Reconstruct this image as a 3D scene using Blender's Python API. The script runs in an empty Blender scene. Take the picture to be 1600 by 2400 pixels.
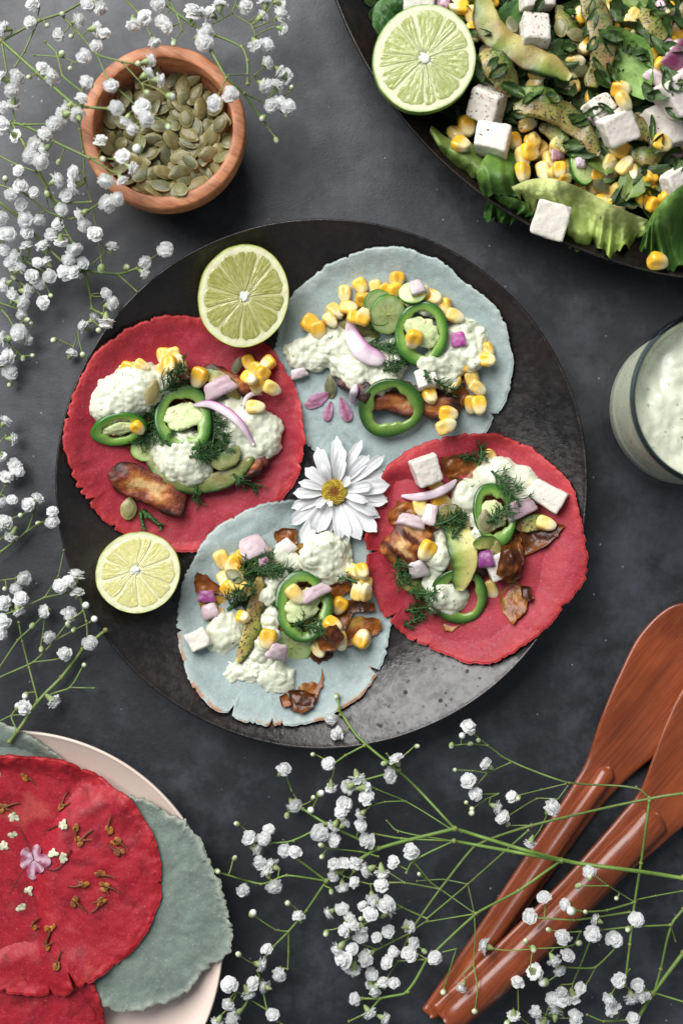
import bpy, math, random
import numpy as np
from mathutils import Matrix, Euler, Vector

# ---------------------------------------------------------------- camera, world, light
sc = bpy.context.scene
C = sc.collection
S = 0.00023          # metres per photograph pixel on the table plane
H = 0.75             # lens height above the table
cam_d = bpy.data.cameras.new('camera')
cam = bpy.data.objects.new('camera', cam_d); C.objects.link(cam)
cam.location = (0, 0, H); cam.rotation_euler = (0, 0, 0)
cam_d.sensor_fit = 'VERTICAL'; cam_d.sensor_height = 22.3
cam_d.lens = 22.3 / 2 / (1200 * S / H)
cam_d.clip_start = 0.02; cam_d.clip_end = 20
cam_d.dof.use_dof = True; cam_d.dof.focus_distance = H - 0.028; cam_d.dof.aperture_fstop = 2.4
sc.camera = cam
w = bpy.data.worlds.new('World'); sc.world = w; w.use_nodes = True
bgn = w.node_tree.nodes['Background']
bgn.inputs[0].default_value = (0.78, 0.89, 1.0, 1); bgn.inputs[1].default_value = 0.23
def area(name, loc, target, sx, sy, power, col):
    l = bpy.data.lights.new(name, 'AREA'); l.shape = 'RECTANGLE'; l.size = sx; l.size_y = sy
    l.energy = power; l.color = col
    o = bpy.data.objects.new(name, l); C.objects.link(o); o.location = loc
    o.rotation_euler = (Vector(target) - Vector(loc)).to_track_quat('-Z', 'Y').to_euler()
    return o
area('window_light', (-0.82, 1.12, 1.36), (0, 0, 0), 1.75, 1.6, 74, (1.0, 0.99, 0.98))
vs = sc.view_settings
vs.view_transform = 'Standard'; vs.look = 'None'; vs.gamma = 1; vs.exposure = 0.0; vs.use_curve_mapping = False
sc.render.engine = 'CYCLES'
sc.cycles.max_bounces = 8; sc.cycles.transmission_bounces = 8; sc.cycles.transparent_max_bounces = 8

rng = np.random.default_rng(7); random.seed(7)
PI = math.pi

# ---------------------------------------------------------------- helpers: pixels, noise, heightmap
def P(px, py, z=0.0):
    k = S * (H - z) / H
    return (px - 800) * k, (1200 - py) * k
def crop(x0, y0, f):
    return lambda x, y: (x0 + f * x, y0 + f * y)
def hsh(ix, iy, iz, seed):
    h = (ix.astype(np.int64) * 374761393 + iy.astype(np.int64) * 668265263 + iz.astype(np.int64) * 2147483647 + seed * 974711) & 0xffffffff
    h = ((h ^ (h >> 13)) * 1274126177) & 0xffffffff
    h = (h ^ (h >> 16)) & 0xffff
    return h / 65535.0
def vn(p, seed=0):                       # value noise, -1..1
    p = np.asarray(p, float)
    if p.shape[1] == 2: p = np.c_[p, np.zeros(len(p))]
    i = np.floor(p).astype(np.int64); f = p - i; f = f * f * (3 - 2 * f); r = 0
    for dx in (0, 1):
        for dy in (0, 1):
            for dz in (0, 1):
                wt = (f[:, 0] if dx else 1 - f[:, 0]) * (f[:, 1] if dy else 1 - f[:, 1]) * (f[:, 2] if dz else 1 - f[:, 2])
                r = r + wt * hsh(i[:, 0] + dx, i[:, 1] + dy, i[:, 2] + dz, seed)
    return r * 2 - 1
def fbm(p, seed=0, o=3):
    r = 0; a = 1.0
    for k in range(o):
        r = r + a * vn(np.asarray(p) * 2 ** k, seed + k * 17); a *= 0.5
    return r / 1.75
CELL = 0.0005; X0, Y0 = -0.36, -0.36; NX, NY = 1440, 1440
hm = np.zeros((NY, NX))
gx, gy = np.meshgrid(X0 + (np.arange(NX) + .5) * CELL, Y0 + (np.arange(NY) + .5) * CELL)
def hidx(x, y):
    return (np.clip(((np.asarray(y) - Y0) / CELL).astype(int), 0, NY - 1), np.clip(((np.asarray(x) - X0) / CELL).astype(int), 0, NX - 1))
def hget(x, y): return hm[hidx(x, y)]
def hmean(x, y, r):
    n = max(1, int(r / CELL)); iy, ix = hidx(np.array([x]), np.array([y]))
    a = hm[max(0, iy[0] - n):iy[0] + n + 1, max(0, ix[0] - n):ix[0] + n + 1]
    return float(a.mean())
def splat(V, F):
    T = []
    for f in F:
        for k in range(1, len(f) - 1): T.append((f[0], f[k], f[k + 1]))
    if not T: return
    T = np.array(T); A, B, D = V[T[:, 0]], V[T[:, 1]], V[T[:, 2]]
    e = max(np.abs(B - A)[:, :2].max(), np.abs(D - A)[:, :2].max())
    n = int(min(14, max(1, math.ceil(e / 0.0005))))
    for i in range(n + 1):
        for j in range(n + 1 - i):
            q = A + (B - A) * (i / n) + (D - A) * (j / n)
            np.maximum.at(hm, hidx(q[:, 0], q[:, 1]), q[:, 2])
def radial(cx, cy, fn, rmax):
    d = np.hypot(gx - cx, gy - cy); m = d < rmax
    hm[m] = np.maximum(hm[m], fn(d[m]))
def box1(a, k, ax):
    c = np.cumsum(np.concatenate([np.repeat(np.take(a, [0], ax), k + 1, ax), a, np.repeat(np.take(a, [-1], ax), k, ax)], ax), ax)
    n = a.shape[ax]
    return (np.take(c, range(2 * k + 1, 2 * k + 1 + n), ax) - np.take(c, range(0, n), ax)) / (2 * k + 1)
def drape(xa, xb, ya, yb, dil=5, blur=7, floor=0.0):
    (iy0, iy1), (ix0, ix1) = hidx(np.array([xa, xb]), np.array([ya, yb]))
    a = np.maximum(hm[iy0:iy1 + 1, ix0:ix1 + 1], floor).copy()
    for ax in (0, 1):
        b = a.copy()
        for k in range(1, dil + 1):
            b = np.maximum(b, np.maximum(np.roll(a, k, ax), np.roll(a, -k, ax)))
        a = b
    for _ in range(2):
        a = box1(box1(a, blur, 0), blur, 1)
    def g(x, y):
        fy = np.clip((np.asarray(y) - Y0) / CELL - .5 - iy0, 0, a.shape[0] - 1.001); fx = np.clip((np.asarray(x) - X0) / CELL - .5 - ix0, 0, a.shape[1] - 1.001)
        i, j = fy.astype(int), fx.astype(int); u, v = fy - i, fx - j
        return (a[i, j] * (1 - v) + a[i, j + 1] * v) * (1 - u) + (a[i + 1, j] * (1 - v) + a[i + 1, j + 1] * v) * u
    return g

# ---------------------------------------------------------------- helpers: objects
def tag(o, label=None, cat=None, group=None, kind=None):
    if label: o['label'] = label
    if cat: o['category'] = cat
    if group: o['group'] = group
    if kind: o['kind'] = kind
    return o
def mesh(name, V, F, mat, col=None, smooth=True, mi=None):
    me = bpy.data.meshes.new(name)
    me.from_pydata(np.asarray(V, float).tolist(), [], [tuple(int(q) for q in f) for f in F])
    for m in (mat if isinstance(mat, (list, tuple)) else [mat]): me.materials.append(m)
    if smooth: me.polygons.foreach_set('use_smooth', [True] * len(me.polygons))
    if mi is not None: me.polygons.foreach_set('material_index', [int(q) for q in mi])
    if col is not None:
        a = me.color_attributes.new('Col', 'FLOAT_COLOR', 'POINT')
        c = np.ones((len(V), 4)); c[:, :3] = col; a.data.foreach_set('color', c.ravel())
    me.update()
    return me
def obj(name, me, parent=None):
    o = bpy.data.objects.new(name, me); C.objects.link(o)
    if parent is not None: o.parent = parent
    return o
def world_mesh(name, V, F, mat, col=None, smooth=True, parent=None, origin=None, mi=None):
    V = np.asarray(V, float)
    if parent is None:
        loc = np.array([V[:, 0].mean(), V[:, 1].mean(), V[:, 2].min()]) if origin is None else np.array(origin)
        o = obj(name, mesh(name, V - loc, F, mat, col, smooth, mi)); o.location = loc
    else:
        o = obj(name, mesh(name, V - np.array(parent.location), F, mat, col, smooth, mi), parent)
    return o
def empty(name, loc, rot=(0, 0, 0)):
    o = bpy.data.objects.new(name, None); C.objects.link(o); o.location = loc; o.rotation_euler = rot
    o.empty_display_size = 0.01
    return o
class MB:
    def __init__(s): s.v = []; s.f = []; s.c = []; s.n = 0
    def add(s, V, F, col=(1, 1, 1)):
        V = np.asarray(V, float); s.v.append(V)
        s.f += [tuple(q + s.n for q in f) for f in F]
        c = np.ones((len(V), 3)); c[:] = col; s.c.append(c); s.n += len(V)
    def get(s): return np.vstack(s.v), s.f, np.vstack(s.c)
def gridf(nu, nv, wrapu=False, wrapv=False, off=0):
    F = []
    for i in range(nu if wrapu else nu - 1):
        for j in range(nv if wrapv else nv - 1):
            a = i * nv + j; b = ((i + 1) % nu) * nv + j; c = ((i + 1) % nu) * nv + (j + 1) % nv; d = i * nv + (j + 1) % nv
            F.append((a + off, b + off, c + off, d + off))
    return F
def cube_sphere(n):
    t = np.linspace(-1, 1, n + 1); key = {}; V = []; F = []
    for ax in range(3):
        for sg in (-1, 1):
            idx = np.zeros((n + 1, n + 1), int)
            for i in range(n + 1):
                for j in range(n + 1):
                    p = [0, 0, 0]; p[ax] = sg; p[(ax + 1) % 3] = math.tan(t[i] * PI / 4); p[(ax + 2) % 3] = math.tan(t[j] * PI / 4)
                    k = tuple(round(q, 5) for q in p)
                    if k not in key: key[k] = len(V); V.append(p)
                    idx[i, j] = key[k]
            for i in range(n):
                for j in range(n):
                    q = (idx[i, j], idx[i + 1, j], idx[i + 1, j + 1], idx[i, j + 1])
                    F.append(q if sg > 0 else q[::-1])
    V = np.array(V, float); V /= np.linalg.norm(V, axis=1)[:, None]
    return V, F
CS = {n: cube_sphere(n) for n in (3, 4, 6, 8, 12, 18)}
def superell(n, a, b, c, p=2.0):
    D, F = CS[n]
    r = (np.abs(D[:, 0]) ** p + np.abs(D[:, 1]) ** p + np.abs(D[:, 2]) ** p) ** (-1 / p)
    return D * r[:, None] * np.array([a, b, c]), F
def catmull(pts, n):
    p = np.asarray(pts, float); p = np.vstack([2 * p[0] - p[1], p, 2 * p[-1] - p[-2]])
    m = len(p) - 3; t = np.linspace(0, m - 1e-9, n); i = t.astype(int); u = (t - i)[:, None]
    a, b, c, d = p[i], p[i + 1], p[i + 2], p[i + 3]
    return .5 * ((2 * b) + (c - a) * u + (2 * a - 5 * b + 4 * c - d) * u ** 2 + (3 * b - a - 3 * c + d) * u ** 3)
def frames(path):
    T = np.gradient(path, axis=0); T /= np.linalg.norm(T, axis=1)[:, None] + 1e-12
    up = np.array([0, 0, 1.0]); N = np.cross(up, T); l = np.linalg.norm(N, axis=1)
    N[l < 1e-4] = (1, 0, 0); N /= np.linalg.norm(N, axis=1)[:, None]
    return T, N, np.cross(T, N)
def tube(path, rad, k=4):
    path = np.asarray(path, float); n = len(path); T, N, B = frames(path); r = np.broadcast_to(rad, (n,))
    an = np.arange(k) * 2 * PI / k
    V = path[:, None, :] + r[:, None, None] * (np.cos(an)[None, :, None] * N[:, None, :] + np.sin(an)[None, :, None] * B[:, None, :])
    F = gridf(n, k, wrapv=True); F += [tuple(range(k))[::-1], tuple((n - 1) * k + q for q in range(k))]
    return V.reshape(-1, 3), F
def sweep(path, half_w, half_h, k=12, p=3.0, up=None):
    """superellipse section swept along path; returns V, F and the lateral (-1..1) and vertical coordinates"""
    path = np.asarray(path, float); n = len(path); T, N, B = frames(path)
    an = np.arange(k) * 2 * PI / k
    cx = np.sign(np.cos(an)) * np.abs(np.cos(an)) ** (2 / p); cz = np.sign(np.sin(an)) * np.abs(np.sin(an)) ** (2 / p)
    hw = np.broadcast_to(half_w, (n,)); hh = np.broadcast_to(half_h, (n,))
    V = path[:, None, :] + (hw[:, None] * cx[None])[..., None] * N[:, None, :] + (hh[:, None] * cz[None])[..., None] * B[:, None, :]
    F = gridf(n, k, wrapv=True); F += [tuple(range(k))[::-1], tuple((n - 1) * k + q for q in range(k))]
    lat = np.broadcast_to(cx[None], (n, k)).ravel(); ver = np.broadcast_to(cz[None], (n, k)).ravel(); al = np.repeat(np.linspace(0, 1, n), k)
    return V.reshape(-1, 3), F, lat, ver, al
def lathe(prof, seg, cx=0, cy=0, closed=True):
    prof = np.asarray(prof, float); n = len(prof); an = np.arange(seg) * 2 * PI / seg
    V = np.stack([cx + prof[None, :, 0] * np.cos(an)[:, None], cy + prof[None, :, 0] * np.sin(an)[:, None], np.broadcast_to(prof[None, :, 1], (seg, n))], -1).reshape(-1, 3)
    return V, gridf(seg, n, wrapu=True, wrapv=closed)
def lerp(a, b, t):
    t = np.clip(np.asarray(t, float), 0, 1)[:, None]
    return np.asarray(a) * (1 - t) + np.asarray(b) * t
def ss(a, b, x):
    t = np.clip((np.asarray(x, float) - a) / (b - a), 0, 1); return t * t * (3 - 2 * t)
def Rz(a): return np.array([[math.cos(a), -math.sin(a), 0], [math.sin(a), math.cos(a), 0], [0, 0, 1]])
def Rx(a): return np.array([[1, 0, 0], [0, math.cos(a), -math.sin(a)], [0, math.sin(a), math.cos(a)]])
def Ry(a): return np.array([[math.cos(a), 0, math.sin(a)], [0, 1, 0], [-math.sin(a), 0, math.cos(a)]])
def drop(V, F, px, py, yaw=0, tx=0, ty=0, fit=0.5, pct=97, sink=0.0004, foot=None, zmin=None, do=True):
    """rests a rigid shape on whatever already lies there; returns location, rotation matrix"""
    r = foot or float(np.hypot(V[:, 0], V[:, 1]).max())
    z = hmean(*P(px, py, .02), r * .5) + .004
    R = Rz(yaw) @ Rx(tx) @ Ry(ty)
    for it in range(3):
        x, y = P(px, py, z)
        if fit > 0:
            q = np.linspace(-r * .8, r * .8, 9); u, v = np.meshgrid(q, q); u, v = u.ravel(), v.ravel()
            h = hget(x + u, y + v); sol = np.linalg.lstsq(np.c_[u, v, np.ones_like(u)], h, rcond=None)[0]
            g = np.array([sol[0], sol[1]]) * fit; l = np.linalg.norm(g)
            if l > .55: g *= .55 / l
            nrm = np.array([-g[0], -g[1], 1]); nrm /= np.linalg.norm(nrm)
            ax = np.cross([0, 0, 1], nrm); s = np.linalg.norm(ax)
            Rf = np.array(Matrix.Rotation(math.asin(min(1, s)), 3, Vector(ax / s) if s > 1e-6 else Vector((1, 0, 0)))) if s > 1e-6 else np.eye(3)
            RR = Rf @ R
        else: RR = R
        W = V @ RR.T
        need = hget(x + W[:, 0], y + W[:, 1]) - W[:, 2]
        z = float(np.percentile(need, pct)) - sink
        if zmin is not None: z = max(z, zmin)
    x, y = P(px, py, z); L = np.array([x, y, z])
    if do: splat(W + L, F)
    return L, RR
def setx(o, L, R): o.location = L; o.rotation_euler = Matrix(R.tolist()).to_euler()
def assemble(name, label, cat, group, parts, px, py, **kw):
    """parts: list of (name, V, F, col, mat, children) in the thing's own frame; drops it as one rigid thing"""
    def flat(ps):
        for p in ps:
            yield p
            if len(p) > 5 and p[5]: yield from flat(p[5])
    allp = list(flat(parts)); n = 0; VV = []; FF = []
    for p in allp:
        VV.append(p[1]); FF += [tuple(q + n for q in f) for f in p[2]]; n += len(p[1])
    V = np.vstack(VV); L, R = drop(V, FF, px, py, **kw)
    if len(parts) == 1 and not (len(parts[0]) > 5 and parts[0][5]):
        p = parts[0]; root = obj(name, mesh(name, p[1], p[2], p[4], p[3]))
    else:
        root = empty(name, (0, 0, 0))
        def rec(ps, par):
            for p in ps:
                o = obj(p[0], mesh(p[0], p[1], p[2], p[4], p[3]), par)
                if len(p) > 5 and p[5]: rec(p[5], o)
        rec(parts, root)
    setx(root, L, R); tag(root, label, cat, group)
    return root
def inst(name, label, cat, group, shape, px, py, **kw):
    me, V, F = shape; o = obj(name, me); s = kw.pop('s', 1.0)
    L, R = drop(V * s, F, px, py, **kw); setx(o, L, R); o.scale = (s, s, s)
    return tag(o, label, cat, group)

# ---------------------------------------------------------------- materials
class NT:
    def __init__(s, name):
        s.m = bpy.data.materials.new(name); s.m.use_nodes = True; s.t = s.m.node_tree; s.b = s.t.nodes['Principled BSDF']; s.out = s.t.nodes['Material Output']
    def n(s, typ, **kw):
        o = s.t.nodes.new(typ)
        for k, v in kw.items(): setattr(o, k, v)
        return o
    def l(s, a, b): s.t.links.new(a, b)
    def val(s, sock, v):
        if hasattr(v, 'is_linked') or hasattr(v, 'links'): s.l(v, sock)
        else: sock.default_value = v
    def coord(s, rand=True, scale=None, rot=None):
        tc = s.n('ShaderNodeTexCoord'); out = tc.outputs['Object']
        if rand:
            oi = s.n('ShaderNodeObjectInfo'); ad = s.n('ShaderNodeVectorMath', operation='ADD')
            s.l(out, ad.inputs[0]); s.l(oi.outputs['Random'], ad.inputs[1]); out = ad.outputs[0]
        if scale or rot:
            mp = s.n('ShaderNodeMapping'); s.l(out, mp.inputs[0])
            if rot: mp.inputs['Rotation'].default_value = rot
            if scale: mp.inputs['Scale'].default_value = scale
            out = mp.outputs[0]
        return out
    def noise(s, co, scale, detail=3, rough=.55, dist=0):
        o = s.n('ShaderNodeTexNoise'); s.l(co, o.inputs['Vector']); o.inputs['Scale'].default_value = scale
        o.inputs['Detail'].default_value = detail; o.inputs['Roughness'].default_value = rough; o.inputs['Distortion'].default_value = dist
        return o.outputs['Fac']
    def ramp(s, fac, stops):
        o = s.n('ShaderNodeValToRGB'); s.l(fac, o.inputs[0]); e = o.color_ramp.elements
        while len(e) < len(stops): e.new(.5)
        for q, (p, c) in zip(e, stops):
            q.position = p; q.color = (c, c, c, 1) if isinstance(c, (int, float)) else (*c, 1)
        return o.outputs[0]
    def mix(s, fac, a, b, blend='MIX'):
        o = s.n('ShaderNodeMix', data_type='RGBA', blend_type=blend)
        s.val(o.inputs['Factor'], fac)
        for k, v in ((6, a), (7, b)):
            if isinstance(v, tuple): o.inputs[k].default_value = (*v, 1)
            else: s.l(v, o.inputs[k])
        return o.outputs[2]
    def bump(s, h, strength, dist=.001, normal=None):
        o = s.n('ShaderNodeBump'); o.inputs['Strength'].default_value = strength; o.inputs['Distance'].default_value = dist
        s.l(h, o.inputs['Height'])
        if normal is not None: s.l(normal, o.inputs['Normal'])
        return o.outputs[0]
    def set(s, **kw):
        names = dict(base='Base Color', rough='Roughness', spec='Specular IOR Level', coat='Coat Weight', coatr='Coat Roughness', normal='Normal', sss='Subsurface Weight', sssr='Subsurface Radius', ssss='Subsurface Scale', trans='Transmission Weight', ior='IOR', metal='Metallic')
        for k, v in kw.items():
            i = s.b.inputs[names[k]]
            if isinstance(v, tuple): i.default_value = (*v, 1) if k == 'base' else v
            else: s.val(i, v)
        return s.m
def food(name, rough=.5, base=None, nscale=300, namt=.2, bscale=900, bstr=.25, bdist=.0006, sss=0., sssr=(1, .8, .5), ssss=.002, spec=.5, coat=0., specks=(), rvar=.12, alpha_t=0.):
    t = NT(name); co = t.coord()
    if base is None:
        at = t.n('ShaderNodeAttribute', attribute_name='Col'); c = at.outputs['Color']
    else:
        rg = t.n('ShaderNodeRGB'); rg.outputs[0].default_value = (*base, 1); c = rg.outputs[0]
    nz = t.noise(co, nscale, 4, .6)
    k = t.ramp(nz, [(.25, 1 - namt), (.75, 1 + namt)])
    c = t.mix(1.0, c, k, 'MULTIPLY')
    if rvar:
        oi = t.n('ShaderNodeObjectInfo'); mr = t.n('ShaderNodeMapRange'); t.l(oi.outputs['Random'], mr.inputs[0]); mr.inputs[3].default_value = 1 - rvar; mr.inputs[4].default_value = 1 + rvar
        c = t.mix(1.0, c, mr.outputs[0], 'MULTIPLY')
    for (sc_, th, wd, colr) in specks:
        q = t.noise(co, sc_, 2, .5, .4)
        c = t.mix(t.ramp(q, [(th, 0.), (min(1, th + wd), 1.)]), c, colr)
    hgt = t.noise(co, bscale, 4, .6)
    rr = t.ramp(t.noise(co, nscale * 1.7, 3), [(.3, max(.02, rough - .1)), (.7, min(1, rough + .1))])
    t.set(base=c, rough=rr, spec=spec, coat=coat, coatr=.12, normal=t.bump(hgt, bstr, bdist))
    if sss: t.set(sss=sss, sssr=sssr, ssss=ssss)
    return t.m

def m_table():
    t = NT('slate_table'); co = t.coord(False)
    a = t.noise(co, 9, 6, .65, .3); b = t.noise(co, 45, 6, .7); c = t.noise(co, 400, 3, .6); d = t.noise(co, 2.2, 3, .5)
    base = t.ramp(b, [(.3, (.010, .0112, .0138)), (.55, (.0155, .017, .0205)), (.8, (.032, .0345, .040))])
    cloud = t.ramp(t.mix(.45, a, b), [(.47, 0.), (.66, .8)])
    c2 = t.mix(cloud, base, (.072, .079, .092))
    c3 = t.mix(t.ramp(c, [(.35, .0), (.8, .3)]), c2, (.036, .040, .047))
    v = t.n('ShaderNodeTexVoronoi'); t.l(co, v.inputs['Vector']); v.inputs['Scale'].default_value = 130; v.inputs['Randomness'].default_value = 1
    sp = t.ramp(v.outputs['Distance'], [(.045, 1.), (.075, 0.)])
    sel = t.ramp(t.noise(co, 60, 2), [(.50, 0.), (.54, 1.)])
    spk = t.mix(1.0, sp, sel, 'MULTIPLY')
    c4 = t.mix(spk, c3, (.30, .31, .33))
    rr = t.ramp(t.noise(co, 28, 5, .7), [(.3, .34), (.7, .52)])
    h = t.noise(co, 700, 5, .7)
    return t.set(base=c4, rough=rr, spec=.55, normal=t.bump(h, .22, .0005, t.bump(b, .05, .002)))
def m_blackplate(name, tint=(.006, .0052, .0052)):
    t = NT(name); co = t.coord(False)
    a = t.noise(co, 35, 6, .7); b = t.noise(co, 260, 4, .65); c = t.noise(co, 110, 3, .6)
    base = t.ramp(a, [(.35, tint), (.7, (.024, .0155, .012))])
    v = t.n('ShaderNodeTexVoronoi'); t.l(co, v.inputs['Vector']); v.inputs['Scale'].default_value = 210
    pit = t.ramp(v.outputs['Distance'], [(.20, 1.), (.32, 0.)])
    pit = t.mix(1.0, pit, t.ramp(c, [(.5, 0.), (.6, 1.)]), 'MULTIPLY')
    base = t.mix(pit, base, (.004, .004, .004))
    rr = t.ramp(t.mix(.5, b, t.noise(co, 75, 5, .7)), [(.40, .19), (.60, .42)])
    rr = t.mix(pit, rr, (.7, .7, .7)); h = b
    return t.set(base=base, rough=rr, spec=.6, coat=.0, coatr=.3, normal=t.bump(h, .4, .0005, t.bump(a, .25, .002)))
def m_wood(name, dark, mid, light, rotz=0, along=14, across=170, rough=.38, coat=.3):
    t = NT(name); co = t.coord(True, rot=(0, 0, rotz))
    mp = t.n('ShaderNodeMapping'); t.l(co, mp.inputs[0]); mp.inputs['Scale'].default_value = (along, across, across)
    g = t.noise(mp.outputs[0], 1.6, 6, .65, .6)
    mp2 = t.n('ShaderNodeMapping'); t.l(co, mp2.inputs[0]); mp2.inputs['Scale'].default_value = (along * 2.4, across * 5, across * 5)
    f = t.noise(mp2.outputs[0], 1.5, 3, .6)
    b = t.noise(co, 38, 3, .5)
    c = t.ramp(g, [(.25, dark), (.5, mid), (.78, light)])
    c = t.mix(1.0, c, t.ramp(f, [(.25, .72), (.75, 1.18)]), 'MULTIPLY')
    c = t.mix(1.0, c, t.ramp(b, [(.3, .78), (.7, 1.2)]), 'MULTIPLY')
    return t.set(base=c, rough=t.ramp(f, [(.3, rough - .08), (.7, rough + .1)]), spec=.45, coat=coat, coatr=.22, normal=t.bump(f, .18, .0003))
def m_tortilla(name, body, edge, dots, toast=None, blotch=0.):
    t = NT(name); co = t.coord(True)
    at = t.n('ShaderNodeAttribute', attribute_name='Col'); sep = t.n('ShaderNodeSeparateColor'); t.l(at.outputs['Color'], sep.inputs[0])
    a = t.noise(co, 70, 5, .6, .4); b = t.noise(co, 430, 4, .65); c = t.noise(co, 850, 3, .65); d = t.noise(co, 28, 4, .55)
    col = t.mix(t.ramp(a, [(.35, 0.), (.72, .8)]), body, tuple(q * .72 for q in body))
    col = t.mix(t.ramp(d, [(.5, 0.), (.75, .6)]), col, tuple(min(1, q * 1.25 + .015) for q in body))
    if blotch:
        e2 = t.noise(co, 62, 5, .6, .8); col = t.mix(t.ramp(e2, [(.52, 0.), (.62, blotch)]), col, tuple(q * .5 for q in body)); col = t.mix(t.ramp(t.noise(co, 48, 4, .55, .3), [(.56, 0.), (.68, blotch)]), col, (.56, .085, .075))
    col = t.mix(t.ramp(t.noise(co, 100, 3, .55, .2), [(.66, 0.), (.74, .55)]), col, tuple(q * f for q, f in zip(body, (.55, .5, .5))))
    col = t.mix(sep.outputs[0], col, edge)
    if toast: col = t.mix(sep.outputs[1], col, toast)
    col = t.mix(t.ramp(b, [(.3, .30), (.7, 0.)]), col, tuple(q * .6 for q in body))
    col = t.mix(t.ramp(c, [(.60, 0.), (.72, .5)]), col, dots); col = t.mix(t.ramp(c, [(.30, .45), (.42, 0.)]), col, tuple(q * .55 for q in body))
    h = t.mix(.4, b, c)
    return t.set(base=col, rough=t.ramp(b, [(.3, .46), (.7, .68)]), spec=.4, sss=.12, sssr=(1, .4, .3), ssss=.001,
                 normal=t.bump(h, .5, .0006, t.bump(a, .22, .0025)))
MT = {}
MT['table'] = m_table()
MT['plate'] = m_blackplate('black_glaze'); MT['platter'] = m_blackplate('black_glaze_platter', (.005, .005, .0055))
MT['bowl'] = m_wood('bowl_wood', (.27, .085, .036), (.52, .20, .09), (.68, .33, .17), .5, 30, 120, .5, .05)
MT['server'] = m_wood('server_wood', (.19, .036, .009), (.255, .052, .013), (.31, .070, .018), math.radians(-50), 9, 120, .33, .5)
MT['red'] = m_tortilla('red_tortilla', (.40, .024, .042), (.50, .038, .036), (.62, .18, .18))
MT['red2'] = m_tortilla('deep_red_tortilla', (.40, .010, .024), (.43, .011, .016), (.62, .15, .14), None, .75)
MT['blue'] = m_tortilla('blue_tortilla', (.37, .455, .445), (.48, .545, .51), (.60, .68, .66), (.42, .16, .05))
MT['green'] = m_tortilla('green_tortilla', (.20, .255, .215), (.40, .42, .34), (.48, .53, .46))
MT['cream'] = food('cream_glaze', .3, (.82, .66, .57), 40, .04, 300, .05, coat=.3, rvar=0)
MT['corn'] = food('corn', .3, None, 300, .14, 500, .12, sss=.25, sssr=(1, .6, .1), ssss=.003, coat=.25, rvar=.16)
MT['seed'] = food('pumpkin_seed', .42, None, 420, .28, 900, .25, rvar=.25, coat=.1)
MT['feta'] = food('feta', .62, (.72, .67, .59), 120, .05, 420, .5, .0009, sss=.3, sssr=(1, .9, .7), ssss=.003, specks=((380, .70, .03, (.10, .05, .03)),), rvar=.03)
MT['feta_pep'] = food('peppered_feta', .62, (.71, .655, .575), 120, .06, 420, .5, .0009, sss=.3, sssr=(1, .9, .7), ssss=.003, specks=((420, .62, .08, (.40, .20, .12)), (700, .64, .04, (.05, .035, .025))), rvar=.03)
MT['sauce'] = food('dill_sauce', .34, (.70, .715, .555), 160, .07, 350, .22, .001, sss=.4, sssr=(1, 1, .6), ssss=.003, coat=.3, specks=((420, .64, .08, (.42, .52, .33)), (360, .69, .03, (.12, .23, .09))), rvar=.03)
MT['jal'] = food('jalapeno', .26, None, 250, .16, 700, .12, sss=.12, sssr=(.5, 1, .2), ssss=.002, coat=.4, rvar=.12)
MT['placenta'] = food('jalapeno_pith', .4, (.62, .70, .36), 400, .2, 600, .5, .001, sss=.3, ssss=.002)
MT['jseed'] = food('jalapeno_seed', .4, (.76, .62, .36), 400, .2, 600, .1)
MT['cuc'] = food('cucumber', .28, None, 350, .12, 600, .15, sss=.25, sssr=(.6, 1, .4), ssss=.003, coat=.35)
MT['onion'] = food('red_onion', .38, None, 220, .12, 500, .12, sss=.3, sssr=(1, .7, .9), ssss=.002, coat=.08)
MT['avo'] = food('avocado', .42, None, 180, .2, 420, .35, .0008, sss=.15, ssss=.002, specks=((900, .68, .04, (.05, .04, .02)),), coat=.1)
MT['avo_pep'] = food('peppered_avocado', .42, None, 180, .25, 420, .4, .0008, sss=.15, ssss=.002, specks=((120, .46, .3, (.26, .14, .045)), (420, .60, .05, (.045, .085, .018)), (850, .58, .05, (.045, .028, .018))), coat=.1)
MT['chick'] = food('grilled_chicken', .48, None, 200, .25, 420, .7, .0012, spec=.4, coat=.12)
MT['skin'] = food('caramelised_skin', .34, None, 160, .4, 300, .5, .0012, sss=.15, sssr=(1, .5, .1), ssss=.003, coat=.25)

MT['dill'] = food('dill', .5, (.035, .10, .022), 300, .3, 600, .1, rvar=.25)
MT['leaf'] = food('salad_leaf', .46, None, 160, .25, 260, .6, .0015, coat=.05, rvar=.12)
MT['peel'] = food('lime_peel', .35, None, 200, .18, 650, .5, .0008, coat=.25, rvar=.05)
MT['pith'] = food('lime_pith', .5, None, 300, .06, 700, .3, sss=.3, ssss=.002, rvar=0)
MT['pulp'] = food('lime_pulp', .16, None, 500, .12, 700, .35, .0007, sss=.45, sssr=(.9, 1, .3), ssss=.004, coat=.6, rvar=.05)
MT['petal'] = food('white_petal', .5, None, 300, .03, 700, .06, rvar=.02)
MT['disc'] = food('daisy_disc', .6, None, 900, .3, 900, .2, rvar=0)
MT['blossom'] = food('blossom', .7, None, 300, .02, 900, .03, rvar=.02, spec=.2)
MT['stem'] = food('stem', .5, None, 300, .2, 900, .1, rvar=.05)
MT['dried'] = food('dried_flower', .55, None, 500, .35, 900, .3, rvar=.2)
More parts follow.
